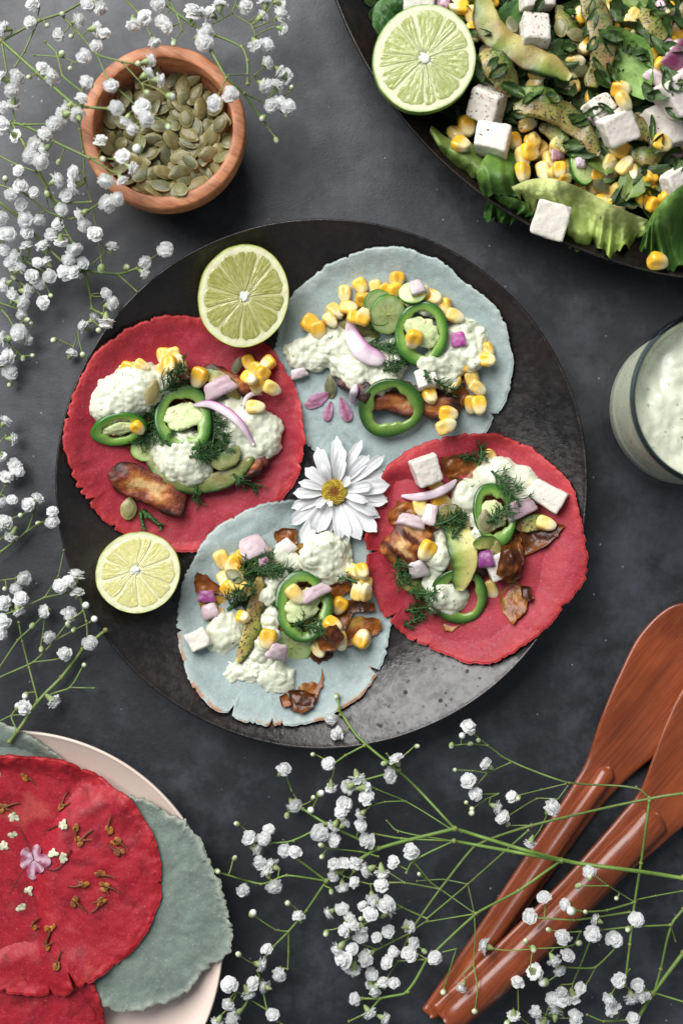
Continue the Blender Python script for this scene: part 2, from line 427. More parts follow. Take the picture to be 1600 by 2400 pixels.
def thin(m, amt, name='Col'):
    """adds light passing through thin petals and leaves"""
    t = m.node_tree; p = t.nodes['Principled BSDF']; tl = t.nodes.new('ShaderNodeBsdfTranslucent'); mx = t.nodes.new('ShaderNodeMixShader'); mx.inputs[0].default_value = amt
    t.links.new(p.inputs['Base Color'].links[0].from_socket, tl.inputs[0]); t.links.new(p.outputs[0], mx.inputs[1]); t.links.new(tl.outputs[0], mx.inputs[2]); t.links.new(mx.outputs[0], t.nodes['Material Output'].inputs[0])
thin(MT['blossom'], .52); thin(MT['petal'], .22); thin(MT['leaf'], .22); thin(MT['skin'], .3)
def m_glass(nm='clear_glass', tint=(.965, .975, .975, 1)):
    t = NT(nm); tr = t.n('ShaderNodeBsdfTransparent'); tr.inputs[0].default_value = tint; gl = t.n('ShaderNodeBsdfGlossy'); gl.inputs['Roughness'].default_value = .03
    lw = t.n('ShaderNodeFresnel'); lw.inputs['IOR'].default_value = 1.22; mx = t.n('ShaderNodeMixShader'); ge = t.n('ShaderNodeNewGeometry'); iv = t.n('ShaderNodeMath', operation='SUBTRACT'); iv.inputs[0].default_value = 1.0; t.l(ge.outputs['Backfacing'], iv.inputs[1]); ml = t.n('ShaderNodeMath', operation='MULTIPLY'); t.l(lw.outputs[0], ml.inputs[0]); t.l(iv.outputs[0], ml.inputs[1]); t.l(ml.outputs[0], mx.inputs[0]); t.l(tr.outputs[0], mx.inputs[1]); t.l(gl.outputs[0], mx.inputs[2]); t.l(mx.outputs[0], t.out.inputs[0])
    return t.m
MT['glass'] = m_glass(); MT['rim'] = m_glass('glass_edge_refraction', (.36, .41, .47, 1))  # rim's blue-grey tint paints in the dark refraction of thick clear glass

# ---------------------------------------------------------------- table
V = np.array([(-1.1, -1.1, 0), (1.1, -1.1, 0), (1.1, 1.1, 0), (-1.1, 1.1, 0), (-1.1, -1.1, -.03), (1.1, -1.1, -.03), (1.1, 1.1, -.03), (-1.1, 1.1, -.03)], float)
to = obj('table_top', mesh('table_top', V, [(0, 1, 2, 3), (7, 6, 5, 4), (0, 4, 5, 1), (1, 5, 6, 2), (2, 6, 7, 3), (3, 7, 4, 0)], MT['table'], smooth=False))
tag(to, 'dark slate table top with chalky grey clouding', None, None, 'structure')

# ---------------------------------------------------------------- plates
def plate(name, label, px, py, rpx, rim, flat, floor, power, mat, thick=.0035, wob=.0):
    cx, cy = P(px, py, rim); R = rpx * S * (H - rim) / H
    def z(r): return floor + (rim - floor) * np.clip((np.asarray(r) - flat) / (R - flat), 0, 1) ** power
    rs = np.r_[0.0005, np.linspace(flat * .2, flat * .95, 7), np.linspace(flat, R - .0012, 26)]
    prof = [(r, float(z(r))) for r in rs]
    e = float(z(R - .0012))
    prof += [(R - .0006, e + .0007), (R, e + .0004), (R + .0004, e - .0006), (R + .0001, e - .0017)]
    for r in np.linspace(R - .002, flat * .8, 16): prof.append((r, max(.0, float(z(r)) - thick)))
    prof += [(flat * .78, 0.0), (flat * .7, 0.0), (flat * .68, .0015), (.0005, .0015)]
    V, F = lathe(prof, 180, cx, cy, closed=False)
    if wob:
        a = np.arctan2(V[:, 1] - cy, V[:, 0] - cx); k = 1 + wob * vn(np.c_[np.cos(a) * 1.6, np.sin(a) * 1.6], 3)
        V[:, 0] = cx + (V[:, 0] - cx) * k; V[:, 1] = cy + (V[:, 1] - cy) * k
    o = world_mesh(name, V, F, mat, origin=(cx, cy, 0)); tag(o, label, 'plate')
    radial(cx, cy, z, R + (.012 if R < .2 else 0))
    return cx, cy, R, z
plate('dinner_plate', 'round black speckled stoneware plate holding four topped tortillas', 754, 1132, 622, .024, .092, .006, 1.6, MT['plate'], wob=.006)
plate('dessert_plate', 'cream glazed plate holding plain red and grey-green tortillas', 28, 2207.5, 493, .018, .082, .005, 1.8, MT['cream'])
SPX = plate('salad_platter', 'large black platter filled with corn, avocado and feta salad', 1730, -348, 1004, .034, .155, .006, 1.7, MT['platter'], wob=.004)

# ---------------------------------------------------------------- tortillas
def tortilla(name, label, group, pts, mat, seed, thick=.0024, jag=.0004, cracks=(), toast=None, floor=0., pucker=.0005, lift=0.0, dil=5, blur=8):
    z0 = .02
    q = np.array([P(x, y, z0) for x, y in pts]); 
    for _ in range(2):
        zz = np.maximum(hget(q[:, 0], q[:, 1]), floor) + thick
        q = np.array([P(x, y, z) for (x, y), z in zip(pts, zz)])
    c = q.mean(0); c = .5 * (q.min(0) + q.max(0))
    a = np.arctan2(q[:, 1] - c[1], q[:, 0] - c[0]); r = np.hypot(*(q - c).T); o = np.argsort(a); a, r = a[o], r[o]
    n = 420; th = np.linspace(-PI, PI, n, endpoint=False)
    aa = np.r_[a[-3:] - 2 * PI, a, a[:3] + 2 * PI]; rr = np.r_[r[-3:], r, r[:3]]
    rad = np.interp(th, aa, rr)
    k = np.ones(9) / 9; rad = np.convolve(np.r_[rad[-4:], rad, rad[:4]], k, 'valid')
    u = np.c_[np.cos(th), np.sin(th)]
    rad = rad + jag * vn(u * 26, seed) + jag * .7 * vn(u * 60, seed + 1) + jag * .9 * vn(u * 11, seed + 2)
    rng_ = np.random.default_rng(seed)
    for j in range(16):                                     # little edge splits all round
        t0 = rng_.uniform(-PI, PI); d = np.abs((th - t0 + PI) % (2 * PI) - PI); rad -= rng_.uniform(.0003, .0017) * np.exp(-(d / .011) ** 2)
    for (deg, dep) in cracks:
        t0 = math.radians(deg); d = np.abs((th - t0 + PI) % (2 * PI) - PI); rad -= dep * np.exp(-(d / .012) ** 2)
    s = np.r_[np.linspace(0.02, .8, 26), np.linspace(.82, .985, 16), 1.0]
    X = c[0] + s[None, :] * rad[:, None] * np.cos(th)[:, None]; Y = c[1] + s[None, :] * rad[:, None] * np.sin(th)[:, None]
    g = drape(X.min() - .004, X.max() + .004, Y.min() - .004, Y.max() + .004, dil, blur, floor)
    x, y = X.ravel(), Y.ravel(); pz = g(x, y)
    sr = np.tile(s, n); edge = ss(.90, 1.0, sr + .03 * vn(np.c_[x, y] * 160, seed + 5))
    bumpy = pucker * fbm(np.c_[x, y] * 90, seed + 3) + pucker * .9 * fbm(np.c_[x, y] * 260, seed + 4, 2) * (.35 + edge) + lift * edge * (vn(np.c_[x, y] * 45, seed + 6) + .4)
    top = pz + thick + bumpy + .0004 * ss(.86, .95, sr) * (1 - ss(.985, 1., sr)) - .0009 * ss(.985, 1.0, sr)
    tv = np.zeros(len(x))
    if toast is not None:
        ang = np.degrees(np.arctan2(y - c[1], x - c[0])); sel = ss(toast[0], toast[0] + 12, ang) * (1 - ss(toast[1] - 12, toast[1], ang)) if toast[1] > toast[0] else 0
        tv = sel * ss(.955, .985, sr) * (vn(np.c_[x, y] * 170, seed + 9) > .12) * .9
    col = np.c_[edge * .8, tv, np.zeros(len(x))]
    ns = len(s)
    Vt = np.c_[x, y, top]
    Vb = np.c_[c[0] + (X[:, -1] - c[0]) * .996, c[1] + (Y[:, -1] - c[1]) * .996, top.reshape(n, ns)[:, -1] - thick * .75]
    Vc = np.c_[c[0] + (X[:, -1] - c[0]) * .9, c[1] + (Y[:, -1] - c[1]) * .9, top.reshape(n, ns)[:, -10] - thick * .95]
    F = gridf(n, ns, wrapu=True); b0 = n * ns; c0 = b0 + n
    for i in range(n):
        j = (i + 1) % n
        F.append((i * ns + ns - 1, b0 + i, b0 + j, j * ns + ns - 1)); F.append((b0 + i, c0 + i, c0 + j, b0 + j))
    F.append(tuple(i * ns for i in range(n))[::-1]); F.append(tuple(c0 + i for i in range(n))[::-1])
    VV = np.vstack([Vt, Vb, Vc]); cc = np.vstack([col, np.c_[np.ones(n) * .8, np.zeros(n), np.zeros(n)], np.zeros((n, 3))])
    o = world_mesh(name, VV, F, mat, cc); tag(o, label, 'tortilla', group)
    splat(Vt, gridf(n, ns, wrapu=True))
    return o
T1 = crop(130, 720, .389); T2 = crop(620, 560, .3827); T3 = crop(400, 1160, .3444); T4 = crop(840, 1000, .357)
TP = crop(0, 1680, .357)
A_ = crop(0, 0, .4464); B_ = crop(780, 0, .523); C_ = crop(0, 600, .268); D_ = crop(0, 1100, .2636); E_ = crop(500, 1640, .3827); G_ = crop(1000, 1640, .3827); G2 = crop(980, 1380, .4336)
def tp(T, l): return [T(x, y) for x, y in l]
tg = 'topped tortillas on the black plate'
tortilla('tortilla', 'pale blue corn tortilla under cucumber and jalapeno rings beside the cut lime', tg, tp(T2, [(770, 50), (870, 60), (1000, 110), (1130, 160), (1200, 260), (1340, 350), (1420, 420), (1470, 520), (1490, 620), (1520, 690), (1515, 800), (1500, 900), (1480, 1000), (1400, 1090), (1340, 1220), (1200, 1310), (1000, 1390), (800, 1420), (560, 1420), (400, 1370), (290, 1290), (190, 1180), (100, 1000), (60, 800), (80, 600), (110, 440), (160, 350), (210, 300), (300, 220), (400, 150), (520, 100), (620, 65)]),
         MT['blue'], 11, thick=.0024, cracks=((-28, .003), (-75, .006)), pucker=.0006)
tortilla('tortilla', 'red tortilla between the two cut limes on the black plate', tg, tp(T1, [(870, 60), (1000, 90), (1150, 150), (1290, 240), (1400, 400), (1470, 560), (1490, 700), (1500, 850), (1470, 1000), (1380, 1150), (1290, 1270), (1150, 1390), (1000, 1450), (850, 1475), (760, 1470), (640, 1445), (520, 1410), (400, 1365), (300, 1290), (230, 1220), (185, 1170), (120, 1070), (90, 960), (55, 880), (50, 760), (70, 640), (120, 490), (170, 380), (240, 280), (340, 190), (430, 130), (560, 75), (700, 50)]),
         MT['red'], 22, thick=.0025, cracks=((-145, .005), (-152, .004), (172, .003), (-128, .003)), pucker=.0008, jag=.0005)
tortilla('tortilla', 'pale blue tortilla with browned edge spots beneath the daisy', tg, tp(T3, [(700, 40), (620, 60), (460, 130), (330, 200), (240, 290), (170, 420), (110, 520), (80, 600), (60, 720), (45, 850), (45, 980), (90, 1120), (110, 1240), (200, 1360), (300, 1460), (370, 1480), (500, 1540), (660, 1570), (850, 1565), (1040, 1530), (1150, 1460), (1300, 1370), (1400, 1230), (1450, 1120), (1480, 990), (1500, 900), (1490, 740), (1450, 560), (1390, 420), (1300, 280), (1180, 160), (1020, 80), (850, 40)]),
         MT['blue'], 33, thick=.0024, cracks=((-118, .006), (-96, .004), (-33, .007), (-170, .003)), toast=(-179, -20), pucker=.0006)
tortilla('tortilla', 'red tortilla topped with large white feta cubes beside the daisy', tg, tp(T4, [(880, 45), (760, 45), (620, 60), (450, 100), (330, 150), (200, 250), (120, 380), (70, 520), (55, 620), (40, 740), (50, 850), (60, 950), (100, 1100), (160, 1230), (230, 1310), (340, 1400), (460, 1450), (570, 1500), (660, 1530), (780, 1560), (900, 1540), (1050, 1460), (1150, 1390), (1270, 1300), (1330, 1200), (1400, 1130), (1480, 1040), (1500, 900), (1490, 740), (1460, 600), (1430, 510), (1410, 400), (1340, 320), (1250, 230), (1180, 170), (1080, 110), (980, 70)]),
         MT['red'], 44, thick=.0025, cracks=((-178, .008), (-140, .006)), pucker=.0005, jag=.0005)
# plain tortillas on the cream plate, lowest first
pg = 'plain tortillas on the cream plate'
tortilla('tortilla', 'grey-green tortilla tucked under the pressed-flower tortilla beside the blossom stems', pg, tp(TP, [(-700, 300), (-500, 120), (-250, 40), (0, 40), (100, 70), (200, 130), (300, 190), (400, 250), (450, 400), (420, 700), (200, 950), (-200, 1000), (-600, 800), (-750, 550)]), MT['green'], 55, thick=.002, pucker=.0006, lift=.0)
tortilla('tortilla', 'grey-green tortilla with torn ragged edge hanging over the cream plate', pg, tp(TP, [(870, 520), (1000, 570), (1130, 640), (1220, 690), (1300, 780), (1350, 880), (1390, 980), (1470, 1150), (1490, 1270), (1520, 1350), (1520, 1480), (1490, 1580), (1400, 1610), (1310, 1700), (1250, 1800), (1130, 1870), (1000, 1880), (930, 1940), (780, 1940), (690, 1920), (560, 1800), (420, 1600), (340, 1350), (330, 1000), (420, 760), (600, 600), (740, 530)]), MT['green'], 66, thick=.002, floor=.0175, pucker=.0010, lift=.0012, jag=.0009)
tortilla('tortilla', 'deep red tortilla peeking out below the pressed-flower tortilla', pg, tp(TP, [(560, 1640), (620, 1780), (650, 1850), (672, 1910), (682, 2016), (690, 2150), (640, 2350), (400, 2550), (0, 2600), (-300, 2450), (-400, 2100), (-300, 1800), (0, 1600), (300, 1570)]), MT['red2'], 77, thick=.0024, floor=.012, pucker=.0009)
tortilla('tortilla', 'deep red tortilla decorated with pressed flowers on the cream plate', pg, tp(TP, [(-250, 320), (0, 250), (140, 250), (300, 260), (450, 285), (560, 330), (640, 360), (740, 440), (850, 530), (930, 640), (990, 750), (1040, 880), (1060, 960), (1062, 1100), (1055, 1200), (1010, 1330), (960, 1430), (850, 1560), (720, 1660), (600, 1750), (490, 1770), (470, 1815), (340, 1830), (170, 1820), (0, 1800), (-200, 1750), (-400, 1600), (-540, 1300), (-560, 1000), (-480, 640)]), MT['red2'], 88, thick=.0026, floor=.010, cracks=((-69, .014), (-83, .005)), pucker=.0012, lift=.001, dil=9, blur=8)

# ---------------------------------------------------------------- shared small shapes: corn kernels, pumpkin seeds
def kernel_shape(seed):
    r = np.random.default_rng(seed); V, F = superell(8, 1, 1, 1, 3.6)
    y = V[:, 1]; wd = .0041 * (1 - .20 * ss(.1, -1., y)) * r.uniform(.92, 1.1); th = .0030 * (1 - .18 * ss(.2, -1, y)) * r.uniform(.9, 1.12); ln = .0047 * r.uniform(.9, 1.1)
    W = np.c_[V[:, 0] * wd, V[:, 1] * ln, V[:, 2] * th]
    W[:, 1] += .0012 * ss(-.55, -1, y) * -1 * (1 - np.abs(V[:, 0]) * .8)             # pointed tip cap
    W[:, 2] -= .0006 * np.exp(-((V[:, 0] / .45) ** 2 + ((y - .35) / .5) ** 2)) * (V[:, 2] > 0)     # dimple on the broad face
    W += .00022 * np.c_[vn(V * 2.2, seed), vn(V * 2.2, seed + 1), vn(V * 2.2, seed + 2)]
    t = ss(.15, -.75, y); col = lerp((.84, .47, .035), (.84, .70, .38), t)
    tip = ss(-.8, -1.0, y); col = col * (1 - .3 * tip[:, None])
    if seed % 3 == 0: col = lerp((.84, .60, .17), (.84, .74, .46), t)                # paler kernels
    return mesh('corn_kernel', W, F, MT['corn'], col), W, F
KERN = [kernel_shape(k) for k in range(6)]
def seed_shape(seed):
    r = np.random.default_rng(seed + 90); V, F = superell(8, 1, 1, 1, 2.1)
    L = .0062 * r.uniform(.9, 1.12); W_ = .0038 * r.uniform(.88, 1.12); th = .00135 * r.uniform(.85, 1.3)
    y = V[:, 1]; k = 1 - .42 * ss(.0, 1., y) ** 1.3 - .05 * ss(0, -1, y)
    rim = np.hypot(V[:, 0], y); flat = 1 - .42 * ss(.62, .93, rim) * (1 - ss(.95, 1., rim))
    W = np.c_[V[:, 0] * W_ * k, y * L, V[:, 2] * th * flat]
    W[:, 2] += .0007 * (y ** 2) * r.uniform(-.4, 1) + .00015 * vn(V * 3, seed)
    c0 = [(.17, .165, .070), (.21, .19, .078), (.14, .145, .07), (.23, .19, .072)][seed % 4]
    col = lerp(c0, (.30, .25, .10), ss(.72, .98, rim) * .75)
    col = lerp(col, (.46, .34, .15), ss(.86, 1., y))
    return mesh('pumpkin_seed', W, F, MT['seed'], col), W, F
SEED = [seed_shape(k) for k in range(7)]
def corn(T, spots, label, group, fit=.5):
    for i, q in enumerate(spots):
        x, y = T(q[0], q[1]); yaw = q[2] if len(q) > 2 else random.uniform(0, 6.28); s = (1 + (q[3] - 1) * .35) * .90 if len(q) > 3 else random.uniform(.82, .98)
        k = q[4] if len(q) > 4 else random.randrange(6)
        inst('corn_kernel', label, 'corn kernel', group, KERN[k], x, y, yaw=yaw, tx=random.uniform(-.35, .35), ty=random.uniform(-.5, .5), fit=fit, pct=93, s=s)
def pepita(T, x, y, yaw, label, s=1.0, group=None, k=0):
    px, py = T(x, y); return inst('pumpkin_seed', label, 'seed', group, SEED[k], px, py, yaw=yaw, fit=.8, pct=92, s=s)

# ---------------------------------------------------------------- food builders
def sauce(T, f, blobs, label, group='dollops of dill sauce', lift=.22, flat=.62, amp=1.0, seed=1):
    mb = MB(); D, F = CS[8]; sc_ = f * S * .957
    for (x, y, r) in blobs:
        rr = r * sc_ * 1.27; px, py = T(x, y); X, Y = P(px, py, .033); h = hmean(X, Y, rr * .5)
        X, Y = P(px, py, h + rr * .5)
        mb.add(np.array([X, Y, h + rr * lift]) + D * np.array([rr, rr, rr * flat]), F)
    V, F, _ = mb.get(); me = bpy.data.meshes.new('tmp'); me.from_pydata(V.tolist(), [], F); o = bpy.data.objects.new('tmp', me); C.objects.link(o)
    m = o.modifiers.new('r', 'REMESH'); m.mode = 'VOXEL'; m.voxel_size = .0009
    m = o.modifiers.new('s', 'SMOOTH'); m.factor = .6; m.iterations = 9
    dg = bpy.context.evaluated_depsgraph_get(); ev = o.evaluated_get(dg); m2 = bpy.data.meshes.new_from_object(ev)
    n = len(m2.vertices); V = np.zeros(n * 3); m2.vertices.foreach_get('co', V); V = V.reshape(-1, 3)
    N = np.zeros(n * 3); m2.vertices.foreach_get('normal', N); N = N.reshape(-1, 3)
    F = [tuple(p.vertices) for p in m2.polygons]
    bpy.data.objects.remove(o); bpy.data.meshes.remove(me); bpy.data.meshes.remove(m2)
    lum = .0018 * fbm(V * 115, seed, 2) + .0024 * np.abs(fbm(V * 190, seed + 5, 2)) + .0007 * np.abs(vn(V * 430, seed + 9)) - .0011
    V = V + N * (amp * lum)[:, None]
    o = world_mesh('sauce_dollop', V, F, MT['sauce']); tag(o, label, 'sauce', group); splat(V, F)
    return o
def jalapeno(T, f, x, y, rx, ry, yaw, label, wall=.36, thick=.0034, seed=0, pith=1, dark=1.0, seeds=3, tilt=(0, 0), pct=90, fit=.7, pith_rot=.0):
    sc_ = f * S * .953 * 1.06; rx *= sc_; ry *= sc_; r = np.random.default_rng(seed + 500)
    n = 84; th = np.linspace(0, 2 * PI, n, endpoint=False); u = np.c_[np.cos(th), np.sin(th)]
    ro = 1 + .045 * vn(u * 1.3, seed) + .02 * np.cos(3 * th + seed)
    wl = wall * 1.12 * (1 + .30 * vn(u * 2.2, seed + 3))
    k = 12
    # section: 0..k around; lateral 0 (outer) to 1 (inner)
    sec = [(0, -.7), (-.03, 0), (0, .7), (.10, .97), (.3, 1), (.55, .96), (.8, .9), (.97, .62), (1, 0), (.97, -.62), (.6, -.95), (.2, -1)]
    V = []; lat = []; vz = []
    for (a, b) in sec:
        rad = ro - np.clip(a, -1, 1) * wl + (0.02 * vn(u * 9, seed + 7) if a > .9 else 0)
        V.append(np.c_[rx * rad * np.cos(th), ry * rad * np.sin(th), np.full(n, b * thick / 2)]); lat.append(np.full(n, a)); vz.append(np.full(n, b))
    V = np.stack(V, 1).reshape(-1, 3); lat = np.stack(lat, 1).ravel(); vz = np.stack(vz, 1).ravel()
    V[:, 2] += .0006 * np.tile(1, len(V)) * vn(V[:, :2] * 90, seed + 9)
    F = gridf(n, k, wrapu=True, wrapv=True)
    flesh = lerp(np.array((.032, .125, .011)) * dark, np.array((.20, .34, .06)) * (.55 + .45 * dark), ss(.15, .8, lat))
    skin = np.array((.014, .062, .006)) * dark
    col = lerp(flesh, skin, 1 - ss(.02, .14, lat)); col = lerp(col, (.34, .44, .13), ss(.94, 1, lat) * .6)
    parts = [('flesh_ring', V, F, col, MT['jal'])]
    inr = 1 - wall
    if pith:
        D, Fp = CS[8]; W = D * np.array([rx * inr * 1.12, ry * inr * .62, thick * .55]) + np.array([0, ry * .06, thick * .06])
        W = W * (1 + .30 * vn(D * 2.1, seed + 4) + .14 * vn(D * 5, seed + 6))[:, None]; W = W @ Rz(pith_rot).T
        kids = []
        for j in range(seeds):
            a = r.uniform(0, 6.28); q = r.uniform(.25, .8); Sd, Sf = superell(4, .0014, .0011, .0005, 2)
            Sd = Sd @ (Rz(r.uniform(0, 6)) @ Rx(r.uniform(-.5, .5))).T
            kids.append(('seed', Sd + np.array([rx * inr * q * math.cos(a), ry * inr * q * math.sin(a) * .75, thick * .35]), Sf, None, MT['jseed']))
        parts.append(('pith', W, Fp, None, MT['placenta'], kids))
    px, py = T(x, y)
    return assemble('jalapeno_slice', label, 'jalapeno', 'jalapeno rings on the tortillas', parts, px, py, yaw=yaw, tx=tilt[0], ty=tilt[1], fit=fit, pct=pct)
def cucumber(T, f, x, y, rx, ry, yaw, label, seed=0, thick=.0032, tilt=(0, 0), group='cucumber slices', pct=90, z=.953, fit=.8):
    sc_ = f * S * z; rx *= sc_; ry *= sc_; n = 72; th = np.linspace(0, 2 * PI, n, endpoint=False); u = np.c_[np.cos(th), np.sin(th)]
    ro = 1 + .02 * vn(u * 1.5, seed) + .012 * vn(u * 7, seed + 2)
    rs = np.array([.02, .12, .22, .32, .42, .52, .62, .72, .80, .87, .92, .955, .98, 1.0, 1.0, .97]); zs = np.r_[np.ones(12) * .5, .47, .36, -.36, -.5] * thick
    V = np.stack([rx * ro[:, None] * rs[None] * np.cos(th)[:, None], ry * ro[:, None] * rs[None] * np.sin(th)[:, None], np.broadcast_to(zs[None], (n, len(rs)))], -1).reshape(-1, 3)
    V[:, 2] += .0003 * vn(V[:, :2] * 260, seed + 1) + .0007 * vn(V[:, :2] * 60, seed + 8)
    rr = np.tile(rs, n); tt = np.repeat(th, len(rs))
    col = lerp((.42, .50, .16), (.50, .60, .26), ss(.4, .62, rr)); col = lerp(col, (.30, .46, .12), ss(.76, .93, rr)); col = lerp(col, (.035, .15, .018), ss(.95, .98, rr))
    seedm = (np.abs(np.sin(tt * 4.5 + seed)) ** 6) * ss(.15, .28, rr) * (1 - ss(.5, .62, rr)); col = lerp(col, (.62, .64, .34), seedm * .8)
    F = gridf(n, len(rs), wrapu=True); F.append(tuple(i * len(rs) for i in range(n))); F.append(tuple(i * len(rs) + len(rs) - 1 for i in range(n))[::-1])
    px, py = T(x, y)
    return assemble('cucumber_slice', label, 'cucumber', group, [('slice', V, F, col, MT['cuc'])], px, py, yaw=yaw, tx=tilt[0], ty=tilt[1], fit=fit, pct=pct)
def feta(px, py, a, b, c, yaw, label, tilt=(0, 0), seed=0, group='feta cubes', pep=False, pct=93, fit=.5, z=.95, p=9):
    k = S * z * (.9 if z < .945 else 1); r = np.random.default_rng(seed + 60); D, F = CS[18]; hs = np.array([a, b, c]) * k / 2; U = D * hs / hs.max(); U /= np.linalg.norm(U, axis=1)[:, None]
    acc = 0; pl = 26
    for ax in range(3):
        for sg in (-1, 1):
            nrm = r.normal(0, .055, 3); nrm[ax] = sg; nrm /= np.linalg.norm(nrm); acc = acc + np.clip(U @ nrm / (hs[ax] * r.uniform(.93, 1.05)), 0, None) ** pl
    for _ in range(2):                                        # chipped corners
        nrm = np.sign(r.normal(0, 1, 3)) * r.uniform(.4, 1, 3); nrm /= np.linalg.norm(nrm); acc = acc + np.clip(U @ nrm / (np.abs(nrm) @ hs * r.uniform(.80, .95)), 0, None) ** pl
    V = U * (acc ** (-1 / pl))[:, None]
    V = V + .00035 * np.c_[vn(V * 220, seed + 1), vn(V * 220, seed + 2), vn(V * 220, seed + 3)] + .0002 * np.c_[vn(V * 650, seed + 4), vn(V * 650, seed + 5), vn(V * 650, seed + 6)]
    return assemble('feta_cube', label, 'feta', group, [('cube', V, F, None, MT['feta_pep' if pep else 'feta'])], px, py, yaw=yaw, tx=tilt[0], ty=tilt[1], fit=fit, pct=pct)
def onion_chunk(T, f, x, y, w_, h_, yaw, label, seed=0, curve=.35, tilt=(0, 0), deep=0.5, thick=.0030, group='red onion pieces', pct=90, outer_up=True, layers=1, z=.953, rcol=None):
    sc_ = f * S * z; w_ *= sc_; h_ *= sc_; V, F = superell(8, 1, 1, 1, 12); u, v, q = V.T
    taper = 1 - .15 * v + .06 * vn(V[:, :2] * 2, seed)
    W = np.c_[u * w_ / 2 * taper, v * h_ / 2, q * thick / 2 + curve * (h_ * .5) * (1 - v ** 2) * .5 + curve * w_ * .25 * (1 - u ** 2)]
    W += .0003 * np.c_[vn(V * 3, seed), vn(V * 3, seed + 1), vn(V * 3, seed + 2)]
    o = rcol or (.36, .12, .22); out = lerp((.76, .68, .66), o, np.full(len(V), deep) + .25 * vn(V * 2, seed + 3))
    col = lerp((.80, .74, .71), out, ss(.1, .95, q)) if outer_up else lerp(out, (.78, .70, .68), ss(-.9, -.1, q))
    edge = ss(.86, 1., np.abs(v)) * .6; col = lerp(col, np.array(o) * .8, edge * deep)
    px, py = T(x, y)
    return assemble('onion_piece', label, 'onion', group, [('piece', W, F, col, MT['onion'])], px, py, yaw=yaw, tx=tilt[0], ty=tilt[1], fit=.6, pct=pct)
def onion_strip(T, f, pts, wd, label, deep=.5, seed=0, rise=.0025, group='red onion strips', thick=.0024, z=.953):
    """a curved sliver following the surface under it, ends tapered"""
    n = 30; q = catmull([T(x, y) for x, y in pts], n); w_ = wd * f * S * z / 2
    h = np.array([hmean(*P(a, b, .03), .003) for a, b in q]); h = np.convolve(np.pad(h, 4, 'edge'), np.ones(9) / 9, 'valid'); h = np.maximum(h, [hget(*P(a, b, .03)) for a, b in q])
    h = np.convolve(np.pad(h, 3, 'edge'), np.ones(7) / 7, 'valid')
    t = np.linspace(0, 1, n); zz = h + thick * .4 + rise * np.sin(PI * t)
    path = np.array([(*P(a, b, z_), z_) for (a, b), z_ in zip(q, zz)])
    env = (np.sin(PI * np.clip(t, .02, .98)) ** .45)
    V, F, lat, ver, al = sweep(path, w_ * env, thick / 2 * env, 12, 3)
    col = lerp((.74, .64, .67), (.42, .12, .32), ss(-.2, 1., lat) * deep + .12); col = lerp(col, (.80, .72, .72), ss(.7, 1, ver) * .25)
    o = world_mesh('onion_strip', V, F, MT['onion'], col); tag(o, label, 'onion', group); splat(V, F)
    return o
def avocado(T, f, pts, wd, label, seed=0, thick=.006, pep=False, flip=1, rise=.002, group='avocado slices', tone=(1, 1, 1), z=.953, bend=None):
    n = 34; q = catmull([T(x, y) for x, y in pts], n); t = np.linspace(0, 1, n)
    h = np.array([hmean(*P(a, b, .03), .006) for a, b in q]); h = np.convolve(np.pad(h, 5, 'edge'), np.ones(11) / 11, 'valid')
    zz = h + thick * .35 + rise * np.sin(PI * t)
    path = np.array([(*P(a, b, z_), z_) for (a, b), z_ in zip(q, zz)])
    env = np.clip(np.sin(PI * np.clip(t * .96 + .02, 0, 1)), .02, 1) ** .42 * (1 + .08 * vn(np.c_[t * 5, t * 0], seed + 3))
    V, F, lat, ver, al = sweep(path, wd * f * S * z / 2 * env, thick * .5 / 2 * (.6 + .4 * env), 22, 5.0)
    lt = lat * flip
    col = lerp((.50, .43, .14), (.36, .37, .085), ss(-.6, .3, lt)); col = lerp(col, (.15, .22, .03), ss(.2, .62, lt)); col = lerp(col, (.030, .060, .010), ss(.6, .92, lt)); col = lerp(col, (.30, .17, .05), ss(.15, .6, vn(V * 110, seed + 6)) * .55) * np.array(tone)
    V = V + (.0013 if z < .945 else .0006) * np.c_[vn(V * 150, seed), vn(V * 150, seed + 1), vn(V * 150, seed + 2)] + .0005 * np.c_[vn(V * 420, seed + 3), vn(V * 420, seed + 4), vn(V * 420, seed + 5)]
    o = world_mesh('avocado_slice', V, F, MT['avo_pep' if pep else 'avo'], col); tag(o, label, 'avocado', group); splat(V, F)
    return o
